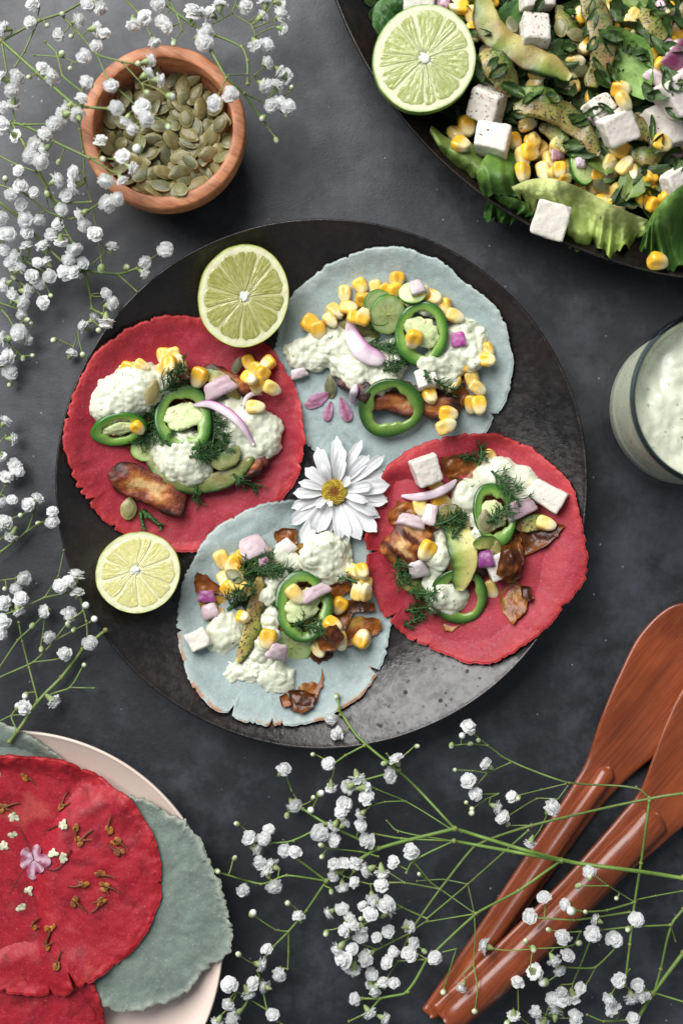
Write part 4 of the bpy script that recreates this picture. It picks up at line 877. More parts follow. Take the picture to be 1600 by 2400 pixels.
onion_chunk(T3, .3444, 268, 790, 110, 100, .3, 'pink and white layered onion dice beside the sauce on ' + tC, 39, deep=.4)
onion_chunk(T3, .3444, 725, 1062, 140, 110, -.3, 'lilac onion dice lying on the cucumber of ' + tC, 40, deep=.4)
onion_chunk(T3, .3444, 630, 455, 70, 60, .3, 'small magenta onion bit under the dill on ' + tC, 41, deep=.8)
pepita(T3, 430, 550, 1.0, 'olive pumpkin seed among the corn on ' + tC, .95, k=0)
dill(T3, 920, 880, .2, 14, 'dill fronds inside the large jalapeno ring', 42, nb=6, fluff=6)
dill(T3, 1200, 585, 2.8, 9, 'dill wisp at the tip of the sauce below the daisy', 43, nb=3, fluff=2)

# ---------------------------------------------------------------- red tortilla with feta
tD = 'red tortilla with feta'
skin(T4, [(540, 200), (640, 180), (740, 190), (800, 260), (790, 330), (690, 380), (600, 360), (560, 290)], 'wrinkled orange-brown caramelised piece beside the feta cube on ' + tD, 21, .5, crumple=.0028)
skin(T4, [(600, 330), (720, 340), (740, 430), (640, 470), (590, 420)], 'brown caramelised strip under the onion arc on ' + tD, 22, .35)
skin(T4, [(920, 1100), (1020, 1000), (1110, 1060), (1100, 1200), (1010, 1300), (950, 1220)], 'amber caramelised sheet lying out on ' + tD, 23, .62)
skin(T4, [(1070, 1050), (1130, 1060), (1150, 1130), (1110, 1150), (1070, 1110)], 'dark glossy caramelised fold beside the amber sheet on ' + tD, 24, .12, crumple=.0028)
skin(T4, [(200, 560), (260, 490), (360, 500), (380, 570), (280, 640), (200, 640)], 'translucent amber skin beside the grilled chunk on ' + tD, 25, .5)
skin(T4, [(1050, 680), (1200, 650), (1350, 640), (1310, 720), (1210, 790), (1090, 850)], 'dark amber skin reaching past the feta slab on ' + tD, 26, .25)
skin(T4, [(980, 800), (1080, 800), (1070, 920), (1010, 990), (960, 920)], 'reddish caramelised strip beside the feta on ' + tD, 27, .4)
skin(T4, [(530, 1280), (640, 1270), (700, 1290), (620, 1340), (560, 1340)], 'amber scrap peeking from under the dark jalapeno', 28, .6)
chicken(T4, .357, 320, 750, 330, 270, .95, 'pale grilled chunk with dark grill bars on ' + tD, 21, pale=.75, thick=.013)
chicken(T4, .357, 720, 860, 420, 300, .7, 'grilled chunk hidden under avocado and sauce on ' + tD, 24, pale=.2, thick=.010)
avocado(T4, .357, [(250, 960), (320, 1020), (400, 1060), (480, 1080)], 110, 'small avocado piece below the grilled chunk on ' + tD, 51, tone=(.8, .9, .8))
avocado(T4, .357, [(1020, 640), (1090, 640), (1150, 630), (1220, 600)], 120, 'green avocado end beneath the pink onion on ' + tD, 52, pep=True, tone=(.8, .9, .8))
corn(T4, [(405, 520, .2, 1.35, 3), (540, 490, 1.3, 1.35, 4), (510, 390, .9, .9, 1)], 'corn kernel between the onion arc and grilled chunk', 'corn kernels by the onion arc')
corn(T4, [(450, 810, -.6, 1.4, 4)], 'two-tone corn kernel on the grilled chunk of ' + tD, None)
corn(T4, [(865, 1065, .5, 1.3, 3)], 'corn kernel beside the feta and dark jalapeno on ' + tD, None)
corn(T4, [(850, 205, -.5, 1.1, 3)], 'corn kernel with dill across it on ' + tD, None)
corn(T4, [(1225, 635, 1.2, 1.25, 3)], 'pale corn kernel beside the feta slab on ' + tD, None)
jalapeno(T4, .357, 660, 1110, 180, 180, .3, 'dark jalapeno ring half buried under sauce on ' + tD, .30, seed=16, dark=.7, pith=0, seeds=0)
feta(*T4(930, 900), 70, 62, 48, .45, 'feta cube behind the striped purple onion on ' + tD, seed=11)
feta(*T4(445, 285), 68, 66, 56, .35, 'white feta cube standing apart beside the daisy', seed=12, tilt=(.15, .1))
feta(*T4(1240, 455), 84, 56, 40, -.55, 'long white feta slab partly under sauce on ' + tD, seed=13)
sauce(T4, .357, [(930, 330, 120), (840, 320, 80), (1060, 370, 105), (1110, 440, 60), (990, 350, 100), (780, 330, 35)], 'dill sauce dollop against the feta slab on ' + tD, seed=21, amp=.8)
sauce(T4, .357, [(720, 450, 95), (690, 510, 70), (760, 520, 60)], 'small round dill sauce dollop beside the peppered jalapeno', seed=22, amp=.7)
sauce(T4, .357, [(560, 740, 70), (530, 850, 85), (510, 950, 80), (480, 1020, 65), (600, 1120, 105), (540, 1110, 80), (640, 1150, 70), (490, 1190, 35)], 'long dill sauce ribbon beside the avocado slab on ' + tD, seed=23, amp=.9)
sauce(T4, .357, [(760, 640, 60), (800, 720, 60), (740, 600, 40)], 'dab of dill sauce under the peppered jalapeno', seed=24)
avocado(T4, .357, [(600, 560), (640, 680), (680, 800), (690, 920), (660, 1070)], 200, 'broad pale avocado slab across ' + tD, 53, flip=-1, thick=.007, tone=(1.1, 1.15, 1.2))
avocado(T4, .357, [(490, 660), (540, 590), (620, 570), (680, 620)], 130, 'browned avocado end under the dill on ' + tD, 54, pep=True, tone=(.8, .75, .7))
avocado(T4, .357, [(760, 780), (820, 760), (880, 780), (930, 830)], 110, 'avocado piece wedged behind the feta and slab on ' + tD, 55, tone=(.7, .8, .7))
skin(T4, [(940, 760), (1060, 740), (1090, 860), (1050, 1000), (970, 1020), (900, 960)], 'dark caramelised strip running beside the feta on ' + tD, 31, .22, crumple=.0028)
jalapeno(T4, .357, 890, 580, 132, 210, .15, 'oval green jalapeno slice with pumpkin seed on ' + tD, .34, .0036, seed=18, dark=1.25, seeds=3, pith_rot=1.3)
pepita(T4, 832, 622, .05, 'olive pumpkin seed resting on the oval jalapeno slice', 1.05, k=0)
onion_strip(T4, .357, [(280, 455), (380, 462), (500, 440), (590, 395), (640, 350)], 62, 'white onion arc below the feta cube on ' + tD, .12, 61)
onion_chunk(T4, .357, 1058, 535, 190, 115, .45, 'pink onion block beside the oval jalapeno slice', 62, deep=.5, curve=.15)
onion_chunk(T4, .357, 345, 625, 180, 85, -.25, 'lilac onion piece lying on the pale grilled chunk', 63, deep=.35)
onion_chunk(T4, .357, 470, 580, 90, 140, -.2, 'white lilac onion piece beside the browned avocado', 64, deep=.2)
onion_chunk(T4, .357, 840, 870, 100, 110, .1, 'onion dice with dark purple stripes against the feta', 65, deep=1.0, rcol=(.25, .03, .2), group=None)
onion_chunk(T4, .357, 390, 930, 120, 115, .3, 'translucent white onion dice below the grilled chunk', 66, deep=.05)
for k, (x, y, a, l, t_) in enumerate([(830, 170, 1.3, 10, 'dill sprig standing over a corn kernel on ' + tD), (1010, 350, -.5, 18, 'fine dill fronds spread on the sauce dollop of ' + tD), (600, 610, .4, 13, 'dill tuft on the browned avocado end'), (655, 650, 1.2, 12, 'dark dill clump at the top of the avocado slab'), (930, 570, .6, 13, 'fine dill fronds on the oval jalapeno slice'), (300, 950, -1.1, 14, 'dill stalk beside the translucent onion on ' + tD), (430, 1100, .0, 12, 'dill tuft on the sauce ribbon of ' + tD), (410, 1200, .3, 13, 'dark dill clump below the sauce ribbon of ' + tD), (370, 1290, .6, 10, 'dill stalk lying bare on ' + tD), (740, 180, .1, 8, 'dill wisp on the wrinkled caramelised piece')]):
    dill(T4, x, y, a, l, t_, 70 + k, nb=6, fluff=5)

# ---------------------------------------------------------------- daisy
def daisy():
    px, py = 783, 1154; r = np.random.default_rng(5); DP = crop(660, 1000, .1786)
    tips = [(750, 100, 150, 1), (1040, 140, 130, 1), (430, 265, 190, 1), (300, 520, 170, 0), (215, 700, 120, 1), (130, 890, 150, 1), (120, 1110, 160, 0), (70, 1280, 180, 0), (215, 1540, 200, 0), (350, 1350, 150, 1), (500, 1430, 190, 1), (560, 1500, 190, 0), (790, 1540, 150, 1), (860, 1610, 160, 0), (910, 1490, 120, 1), (1050, 1520, 190, 1), (1250, 1430, 210, 0), (1290, 1170, 150, 1), (1300, 1240, 150, 0), (1420, 1010, 190, 0), (1160, 1000, 110, 2), (1420, 920, 160, 0), (1445, 760, 210, 1), (1210, 770, 150, 2), (1420, 620, 170, 0), (1400, 390, 150, 1), (1150, 340, 170, 1), (800, 240, 150, 2), (840, 400, 130, 2), (490, 500, 100, 2), (420, 1060, 110, 2), (930, 690, 110, 2), (1190, 420, 150, 0), (600, 1060, 90, 2), (690, 1400, 150, 0)]
    cx, cy = 692, 862; k = .1786 * S * .945; parts = []
    for (tx, ty, wd, lay) in tips:
        dx, dy = (tx - cx) * k, -(ty - cy) * k; L = math.hypot(dx, dy); a = math.atan2(dy, dx); n, m = 20, 9
        t = np.linspace(0, 1, n) ** .8; u = np.linspace(-1, 1, m); Tt, U = np.meshgrid(t, u, indexing='ij'); Tt, U = Tt.ravel(), U.ravel()
        wp = wd * k * .50 * (.34 + .66 * ss(0, .55, Tt)) * np.sqrt(np.clip(1 - np.clip((Tt - .74) / .27, 0, 1) ** 2, .03, 1))
        x = .0035 + (L - .0035) * Tt - .0012 * (np.abs(U) ** 2) * ss(.8, 1, Tt); y = wp * U
        rise = [.0022, .0042, .0060][lay]; z = .0012 + rise * np.sin(PI * Tt * .62) * 1.3 - .0012 * ss(.7, 1, Tt) * r.uniform(-.6, 1) + .0009 * U ** 2 * (1 - Tt * .5) + .00022 * np.cos(U * 7.5) * ss(.05, .3, Tt) * (1 - ss(.8, 1, Tt)) + lay * .0003
        y = y + .0014 * r.uniform(-1, 1) * Tt ** 2; z = z + U * .0007 * r.uniform(-1, 1)
        V = np.c_[x, y, z] @ Rz(a).T; F = gridf(n, m)
        Vb = V.copy(); Vb[:, 2] -= .00022; nn = len(V); F2 = [tuple(q + nn for q in f[::-1]) for f in F]
        col = lerp((.56, .62, .28), (.86, .86, .86), ss(.0, .22, Tt)); parts.append(('petal', np.vstack([V, Vb]), F + F2, np.vstack([col, col]), MT['petal']))
    mb = MB(); R0 = .0068
    V, F = superell(8, R0, R0, .0026, 2); mb.add(V + np.array([0, 0, .0025]), F, (.16, .13, .01))
    for i in range(170):
        q = math.sqrt((i + .5) / 170); a = i * 2.39996; zz = .0025 + .0026 * math.sqrt(max(0, 1 - (q * .96) ** 2)); s_ = .00042 + .0002 * q
        D, Fd = CS[3]; c = lerp((.30, .085, .012), (.40, .27, .018), np.array([ss(.22, .5, q)]))[0]
        if q > .45 and i % 3 == 0: c = np.array((.55, .42, .04))
        mb.add(D * np.array([s_, s_, s_ * 1.5]) + np.array([R0 * .97 * q * math.cos(a), R0 * .97 * q * math.sin(a), zz + r.uniform(-.0002, .0003)]), Fd, c)
    V, F, c = mb.get(); V = V + np.array([0, 0, .0018]); parts.append(('disc', V, F, c, MT['disc']))
    root = assemble('daisy', 'white daisy with yellow disc lying where the four tortillas meet', 'daisy', None, parts, px, py, fit=.5, pct=98.5, sink=0)
daisy()

# ---------------------------------------------------------------- wooden bowl of pumpkin seeds
def wooden_bowl():
    hb = .047; cx, cy = P(382, 297, hb); R = 193 * S * (H - hb) / H
    prof = [(.0005, .017), (.015, .0172), (.024, .0190), (.031, .025), (.0352, .033), (R - .0064, hb - .0006), (R - .0058, hb - .0001), (R - .0045, hb), (R - .0012, hb), (R - .0004, hb - .0005), (R, hb - .0015), (R + .0002, hb - .006), (R - .0004, hb - .014), (R - .003, .022), (R - .009, .009), (R - .015, .002), (R - .017, 0), (.0005, 0)]
    V, F = lathe(prof, 128, cx, cy, closed=False)
    o = world_mesh('bowl', V, F, MT['bowl'], origin=(cx, cy, 0)); tag(o, 'small turned wooden bowl filled with pumpkin seeds', 'bowl')
    rp = np.array([p[0] for p in prof[:7]]); zp = np.array([p[1] for p in prof[:7]])
    global hm
    d = np.hypot(gx - cx, gy - cy); m = d < R; hm[m] = np.where(d[m] < R - .006, np.interp(d[m], rp, zp), hb)
    r = np.random.default_rng(3); k = 0
    while k < 280:
        best = None
        for _ in range(7):
            a = r.uniform(0, 6.2832); q = .0315 * math.sqrt(r.uniform(0, 1)); x, y = cx + q * math.cos(a), cy + q * math.sin(a)
            h = hmean(x, y, .003)
            if best is None or h < best[0]: best = (h, x, y)
        h, x, y = best
        if h > .0375: break
        kk = H / (H - h); px, py = 800 + x * kk / S, 1200 - y * kk / S
        inst('pumpkin_seed', 'hulled green pumpkin seed in the small wooden bowl', 'seed', 'pumpkin seeds in the wooden bowl', SEED[r.integers(0, 7)], px, py, yaw=r.uniform(0, 6.28), tx=r.uniform(-.45, .45), ty=r.uniform(-.5, .5), fit=.65, pct=80, s=r.uniform(.82, 1.02))
        k += 1
    print('seeds', k)
wooden_bowl()

# ---------------------------------------------------------------- salad
scx, scy, sR, sz = SPX
def mound(x, y):
    d = sR - np.hypot(np.asarray(x) - scx, np.asarray(y) - scy)
    return .020 + .018 * ss(.012, .055, d)
dd = sR - np.hypot(gx - scx, gy - scy); mk_ = dd > .016; hm[mk_] = np.maximum(hm[mk_], mound(gx[mk_], gy[mk_]) - .006)
def leaf_piece(L, W, seed, ruffle=.0015, curl=.3, col=((.014, .036, .009), (.038, .078, .015)), n=9, m=7):
    t = np.linspace(0, 1, n); u = np.linspace(-1, 1, m); T_, U = np.meshgrid(t, u, indexing='ij'); T_, U = T_.ravel(), U.ravel()
    w_ = W * .5 * np.sin(PI * np.clip(T_ * .93 + .05, 0, 1)) ** .7 * (1 + .12 * vn(np.c_[T_ * 5, U], seed))
    z = curl * L * (T_ - .5) ** 2 + ruffle * vn(np.c_[T_ * 4, U * 2], seed + 1) + .0015 * np.abs(U) + .6 * ruffle * U ** 2 * vn(np.c_[T_ * 9, U], seed + 2)
    V = np.c_[(T_ - .5) * L, w_ * U, z]; vein = np.exp(-(U / .12) ** 2) + .35 * np.exp(-((np.abs(U) * 1.5 - (T_ * 5 % 1)) / .14) ** 2)
    c = lerp(col[0], col[1], .35 + .5 * vn(np.c_[T_ * 3, U * 2], seed + 4)); c = lerp(c, np.array(col[1]) * 1.7 + .02, np.clip(vein, 0, 1) * .45)
    Vb = V.copy(); Vb[:, 2] -= .0003; F = gridf(n, m); k = len(V)
    return np.vstack([V, Vb]), F + [tuple(q + k for q in f[::-1]) for f in F], np.vstack([c, c])
def greens():
    mb = MB(); r = np.random.default_rng(12); k = 0
    while k < 620:
        px, py = r.uniform(800, 1720), r.uniform(-130, 640); x, y = P(px, py, .035); d = sR - math.hypot(x - scx, y - scy)
        if d < .021: continue
        V, F, c = leaf_piece(r.uniform(.012, .030), r.uniform(.007, .016), 300 + k, .003, r.uniform(-.4, .5)); R_ = Rz(r.uniform(0, 6.3)) @ Rx(r.uniform(-.7, .7)) @ Ry(r.uniform(-.6, .6))
        W = V @ R_.T; W += np.array([x, y, mound(x, y) - .006 + r.uniform(-.010, .004)])
        dr = np.hypot(W[:, 0] - scx, W[:, 1] - scy); W[:, 2] = np.maximum(W[:, 2], sz(dr) + .001); mb.add(W, F, c * r.uniform(.6, 1.5)); k += 1
    V, F, c = mb.get(); o = world_mesh('chopped_greens', V, F, MT['leaf'], c); tag(o, 'dark chopped salad greens bedding the black platter', 'greens', None, 'stuff'); splat(V, F)
greens()
def sheet(name, label, ca, cb, T, col_a, col_b, nu=40, nv=16, ruf=.004, ruf_freq=9, lift=.004, seed=0, jag=.0025, group='lettuce leaves', zoff=.002, arch=.006, cat='lettuce'):
    """leaf blade spanned between a rib curve and an outer frilly curve, laid over what is below"""
    A = catmull([T(*p) for p in ca], nu); B = catmull([T(*p) for p in cb], nu); v = np.linspace(0, 1, nv)
    G = A[:, None] * (1 - v)[None, :, None] + B[:, None] * v[None, :, None]; U = np.repeat(np.linspace(0, 1, nu), nv); Vv = np.tile(v, nu); G = G.reshape(-1, 2)
    dirv = (B - A); dirv = np.repeat(dirv / (np.linalg.norm(dirv, axis=1)[:, None] + 1e-9), nv, 0)
    jg = (vn(np.c_[U * ruf_freq * 2.2, U * 0], seed) * .7 + vn(np.c_[U * ruf_freq * 5, U * 0], seed + 2) * .5) * jag / S; G = G + dirv * (jg * ss(.75, 1, Vv))[:, None]
    X = np.array([P(a, b, .045) for a, b in G]); g = drape(X[:, 0].min() - .005, X[:, 0].max() + .005, X[:, 1].min() - .005, X[:, 1].max() + .005, 4, 10)
    z = g(X[:, 0], X[:, 1]) + zoff + arch * np.sin(PI * Vv) * (.6 + .5 * vn(np.c_[U * 3, U * 0], seed + 3)) + lift * Vv ** 2 * .5 + ruf * Vv ** 1.6 * (np.sin(U * ruf_freq * 2 * PI + 5.5 * vn(np.c_[U * 3.5, Vv * .6], seed + 4)) * (.55 + .6 * vn(np.c_[U * 5, U * 0], seed + 6)) + .6 * vn(np.c_[U * ruf_freq * 2.3, Vv * 2.5], seed + 16)) + .0022 * fbm(X * 120, seed + 5) + .0009 * np.abs(vn(X * 330, seed + 15))
    X = np.array([P(a, b, zz) for (a, b), zz in zip(G, z)]); V = np.c_[X, z]; Vb = V.copy(); Vb[:, 2] -= .0005; F = gridf(nu, nv); k = len(V)
    t = np.clip(Vv ** .7 + .18 * vn(np.c_[U * 7, Vv * 3], seed + 7), 0, 1); c = lerp(col_a, col_b, t); vein = np.exp(-(((U * 9 + Vv * 1.2) % 1 - .5) / .08) ** 2) * (1 - Vv * .7) * .8; c = lerp(c, np.array(col_a) * 1.15, vein); c = lerp(c, np.array(col_b) * .6, ss(.1, .7, vn(X * 90, seed + 25)) * .5)
    bnd = [i * nv + nv - 1 for i in range(nu)]; Fs = [(bnd[i], bnd[i] + k, bnd[i + 1] + k, bnd[i + 1]) for i in range(nu - 1)]
    o = world_mesh(name, np.vstack([V, Vb]), F + [tuple(q + k for q in f[::-1]) for f in F] + Fs, MT['leaf'], np.vstack([c, c])); tag(o, label, cat, group); splat(V, F)
    return o
LG, MG, DG, PG = (.24, .35, .08), (.11, .21, .03), (.03, .09, .015), (.46, .50, .20)
tS = 'in the salad'
sheet('spinach_leaf', 'round dark green leaf behind the lime half in the salad', [(175, 110), (185, 30), (250, -40), (310, -60)], [(215, 180), (260, 150), (310, 90), (330, 20)], B_, (.06, .17, .03), (.022, .085, .012), ruf=.0008, jag=.0004, seed=3, arch=.005, zoff=.006, group=None, cat='leaf')
sheet('lettuce_leaf', 'mid green lettuce leaf folded at the platter edge below the feta', [(440, 560), (520, 620), (620, 640), (690, 710), (800, 800)], [(430, 600), (500, 720), (600, 775), (650, 800), (720, 870)], B_, (.28, .38, .09), (.15, .26, .04), ruf=.004, ruf_freq=4, seed=11, arch=.010, jag=.003)
sheet('lettuce_leaf', 'broad green lettuce leaf below the crumbly feta cube', [(640, 770), (700, 680), (780, 660), (840, 700)], [(660, 860), (740, 880), (830, 870), (880, 820)], B_, (.16, .29, .05), (.07, .17, .028), ruf=.004, ruf_freq=4, seed=12, arch=.007, jag=.003, zoff=.004)
sheet('lettuce_leaf', 'curly dark lettuce frill beside the feta hanging over the platter edge', [(690, 890), (750, 880), (820, 890), (900, 930), (930, 960)], [(665, 985), (720, 1000), (790, 985), (840, 985), (900, 1000)], B_, (.10, .22, .04), (.05, .14, .025), ruf=.008, ruf_freq=6, seed=13, arch=.004, jag=.004, lift=.003, zoff=.003, nu=70, nv=20)
corn(B_, [(620, 65, .3, 1.1, 3), (630, 140, .2, 1.1, 4), (550, 600, .5, 1.3, 3), (600, 560, .2, 1.4, 4), (810, 630, .4, 1.2, 1), (850, 700, .2, 1.4, 3), (925, 675, -.8, 1.5, 3), (970, 720, .1, 1.3, 3), (940, 765, .3, 1.2, 3), (1040, 750, .8, 1.2, 0), (990, 780, .5, .8, 0), (850, 770, .1, 1.2, 4), (570, 645, 1, 1.2, 5), (890, 640), (1000, 660), (1030, 800)], 'pale roasted corn kernel in the salad gap between feta and cucumber', 'corn kernels between feta and cucumber', fit=.4)
corn(B_, [(1250, 25, .3, 1.2, 3), (1300, 110, 1.2, 1.3, 1), (1340, 75, -.7, 1.1, 3), (1340, 180, .5, 1.3, 4), (1395, 190, .1, 1.2, 1), (1385, 240, -.5, 1.1, 1), (1480, 90, .2, 1.3, 4), (1500, 40, .1, .9, 1), (1490, 250, .6, 1.6, 1), (1430, 260, .2, 1.2, 4), (1520, 200), (1450, 200), (1230, 60), (1460, 300)], 'yellow corn kernel beside the purple onion wedge in the salad', 'corn kernels beside the purple onion wedge', fit=.4)
corn(B_, [(1120, 830, 1.2, 1.4, 1), (1170, 840, .1, 1.4, 0), (1230, 870, .5, 1.4, 3), (1280, 860, .4, 1.4, 3), (1330, 800, 0, 1.3, 4), (1385, 840, 1, 1.4, 3), (1450, 840, .8, 1.6, 1), (1340, 890, .1, 1.3, 0), (1390, 890, .5, 1.2, 5), (1200, 905, 1.3, .9, 1), (1260, 925, 1.5, 1.1, 4), (1440, 920, 1.2, 1.1, 4), (1340, 770, .2, .9, 3), (1490, 890), (1180, 780), (1420, 790), (1530, 900)], 'corn kernel heaped above the pale-ribbed lettuce in the salad', 'corn kernels above the pale-ribbed lettuce', fit=.4)
onion_chunk(B_, .523, 1005, 685, 55, 60, .2, 'small purple onion dice among the salad corn', 91, deep=.8, z=.93)
cucumber(B_, .523, 1215, 740, 75, 90, .2, 'shadowed cucumber slice leaning behind another in the salad', 9, z=.93)
cucumber(B_, .523, 1115, 740, 65, 95, .1, 'wet cucumber slice standing beside the salad corn', 10, z=.93, tilt=(0, .5))
for i, (x, y, L, W, a, t_) in enumerate([(1080, 240, .034, .018, -.7, 'dark herb leaf between the avocado slices and feta'), (1400, 470, .032, .020, -.3, 'dark leaf beside the crumbled feta in the salad'), (1330, 650, .036, .018, .1, 'dark leaf below the big feta cube'), (1510, 720, .034, .02, .5, 'dark leaf above the salad corn heap by feta'), (860, 390, .026, .014, .4, 'small green herb leaf between avocado slices'), (1450, 30, .034, .02, .9, 'green leaf behind corn at the salad back'), (800, 90, .03, .016, 1.2, 'dark leaf inside the pale avocado hollow')]):
    V, F, c = leaf_piece(L, W, 40 + i, .002, .35, ((.022, .075, .014), (.07, .17, .03))); assemble('herb_leaf', t_, 'leaf', 'loose herb leaves in the salad', [('leaf', V, F, c, MT['leaf'])], *B_(x, y), yaw=a, fit=.5, pct=85)
def salad_bits():
    r = np.random.default_rng(21); n = 0
    while n < 120:
        px, py = r.uniform(880, 1640), r.uniform(-40, 520); x, y = P(px, py, .04); d = sR - math.hypot(x - scx, y - scy)
        if d < .030 or math.hypot(px - 994, py - 136) < 118: continue
        q = r.uniform(); n += 1; yaw = r.uniform(0, 6.28)
        if q < .50: inst('corn_kernel', 'loose corn kernel mixed among the greens of the salad', 'corn kernel', 'corn kernels mixed through the salad', KERN[[0, 3, 3, 4, 1, 5][r.integers(0, 6)]], px, py, yaw=yaw, tx=r.uniform(-.6, .6), ty=r.uniform(-.6, .6), fit=.5, pct=70, s=r.uniform(.8, 1.0))
        elif q < .60: onion_chunk(ID, 1, px, py, r.uniform(22, 40), r.uniform(18, 30), yaw, 'small chopped onion bit mixed among the greens of the salad', int(n + 400), deep=r.uniform(.2, .9), z=.93, group='onion bits mixed through the salad', pct=75)
        elif q < .68: inst('pumpkin_seed', 'pumpkin seed mixed among the greens of the salad', 'seed', 'seeds mixed through the salad', SEED[r.integers(0, 7)], px, py, yaw=yaw, fit=.6, pct=75, s=.85)
        else:
            V, F, c = leaf_piece(r.uniform(.016, .034), r.uniform(.009, .018), 600 + n, .003, r.uniform(.1, .7), ((.022, .06, .012), (.075, .13, .025)) if q < .88 else ((.10, .17, .03), (.20, .27, .06)))
            assemble('herb_leaf', 'torn salad leaf scrap mixed through the salad', 'leaf', 'leaf scraps mixed through the salad', [('leaf', V, F, c, MT['leaf'])], px, py, yaw=yaw, tx=r.uniform(-.5, .5), fit=.5, pct=70)
salad_bits()
for k, (pts, wd, lab) in enumerate([([(1010, 20), (1040, 110), (1110, 170)], 80, 'short seasoned avocado piece behind the square feta'), ([(1290, 500), (1350, 560), (1420, 600), (1450, 660)], 110, 'seasoned avocado slice between big feta and smeared feta'), ([(1380, 60), (1440, 110), (1480, 170)], 90, 'dark avocado slice among the back corn'), ([(1330, 690), (1400, 700), (1480, 690)], 90, 'dark avocado slice above the corn heap'), ([(930, 560), (1000, 600), (1060, 680)], 80, 'thin avocado slice under the curved peppered one')]):
    avocado(B_, .523, pts, wd, lab, 180 + k, pep=True, thick=.007, tone=(.65, .7, .6), z=.93)
avocado(B_, .523, [(690, -60), (670, 30), (690, 120), (760, 190), (860, 250), (970, 300), (1060, 350)], 125, 'long pale avocado slice with hollow beside the lime half', 81, flip=-1, thick=.010, tone=(.85, .88, .8), z=.93)
avocado(B_, .523, [(1120, -40), (1170, 60), (1205, 170), (1200, 280), (1150, 400)], 120, 'peppery brown avocado slice behind the salad feta', 82, pep=True, thick=.010, tone=(.6, .6, .6), z=.93)
avocado(B_, .523, [(660, 230), (720, 280), (770, 360), (780, 430)], 120, 'peppered avocado end tucked beside the lime half', 83, pep=True, thick=.008, tone=(.85, .95, .9), z=.93)
avocado(B_, .523, [(830, 400), (900, 420), (960, 440), (1010, 450)], 80, 'short green avocado piece between larger slices', 84, thick=.007, z=.93, tone=(.7, .9, .8))
avocado(B_, .523, [(800, 490), (900, 475), (1000, 500), (1090, 560), (1140, 620), (1180, 690)], 115, 'curved avocado slice with coarse black pepper beside feta', 85, pep=True, thick=.010, z=.93, tone=(.72, .72, .65))
onion_chunk(B_, .523, 1535, 270, 130, 170, -.6, 'large dark purple onion wedge in the salad', 92, deep=1.0, rcol=(.16, .02, .07), z=.92, thick=.006)
onion_chunk(B_, .523, 1450, 350, 110, 60, -.6, 'pale pink onion strip beside the purple wedge', 93, deep=.3, z=.92)
V, F, c = leaf_piece(.040, .024, 70, .002, .9, ((.14, .30, .05), (.30, .44, .14))); assemble('lettuce_leaf', 'light green folded lettuce piece behind the corn in the salad', 'lettuce', 'lettuce leaves', [('leaf', V, F, c, MT['leaf'])], *B_(1335, 275), yaw=-1.0, tx=.5, fit=.4, pct=80)
feta(*B_(1195, 485), 62, 55, 50, .6, 'dark-speckled feta cube behind a clean one in the salad', seed=22, pep=True, z=.93, pct=84)
feta(*B_(905, 145), 74, 80, 60, .03, 'square peppered feta cube between two avocado slices', seed=21, pep=True, z=.93, pct=84)
feta(*B_(690, 470), 84, 84, 70, -.35, 'heavily peppered feta cube below the lime half', seed=23, pep=True, z=.93, pct=84, tilt=(.25, -.2))
feta(*B_(1272, 575), 86, 82, 76, .45, 'big bright feta cube with a lightly peppered top', seed=24, z=.93, pct=84, tilt=(.3, .1))
feta(*B_(715, 632), 88, 74, 66, -.25, 'crumbly bare feta cube above the green lettuce', seed=25, z=.93, pct=84, p=6)
feta(*B_(1490, 570), 96, 110, 60, .3, 'smeared broken feta piece holding corn in the salad', seed=26, z=.93, pct=84, p=4)
feta(*B_(1555, 420), 110, 100, 80, .6, 'large feta cube with one pepper fleck beside the onion wedge', seed=27, z=.92, pct=84)
feta(*B_(1545, 815), 80, 70, 50, .5, 'feta slab resting on the corn above dark lettuce', seed=28, z=.93, pct=84)
feta(*B_(910, 0), 90, 46, 60, .1, 'feta cube at the back of the salad behind the square one', seed=29, z=.93, pct=84)
feta(*B_(385, 15), 84, 60, 60, .0, 'bright white feta block behind the lime half', seed=30, z=.92, pct=84)
corn(B_, [(1470, 640, 1.2, 1.4, 1)], 'yellow corn kernel stuck to the smeared feta', None)
corn(B_, [(1285, 400, 1.4, 1.5, 1), (1300, 450, .6, 1.2, 3)], 'corn kernel behind the big bright feta cube', 'corn behind the big feta cube')
for i, (x, y, a) in enumerate([(1020, 120, .2), (1085, 155, 1.4), (800, 110, .1)]):
    pepita(B_, x, y, a, ['pumpkin seed standing by the square salad feta', 'pumpkin seed beside the brown avocado in the salad', 'pumpkin seed in the hollow of the pale avocado'][i], .9, k=i)
sheet('lettuce_leaf', 'bright lettuce leaf with thick pale rib and frilly edge over the platter', [(800, 838), (880, 805), (980, 800), (1080, 830), (1180, 880), (1300, 940), (1410, 985)], [(812, 858), (900, 910), (1010, 960), (1060, 1090), (1160, 1110), (1265, 1130), (1390, 1040)], B_, (.60, .63, .27), (.36, .48, .10), nu=110, nv=30, ruf=.0085, ruf_freq=10, seed=14, arch=.010, jag=.008, zoff=.005, lift=-.002)
sheet('lettuce_leaf', 'large glossy green lettuce leaf at the platter rim beside corn', [(1400, 1010), (1450, 930), (1520, 860), (1640, 780), (1720, 760)], [(1370, 1120), (1440, 1180), (1540, 1200), (1680, 1180), (1780, 1120)], B_, (.17, .32, .06), (.08, .20, .03), nu=80, nv=24, ruf=.0055, ruf_freq=6, seed=15, arch=.012, jag=.004, zoff=.003)
feta(*B_(975, 985), 88, 92, 44, -.25, 'smooth white feta slice leaning on the pale-ribbed lettuce', seed=31, z=.94, tilt=(-.25, 0), p=7)
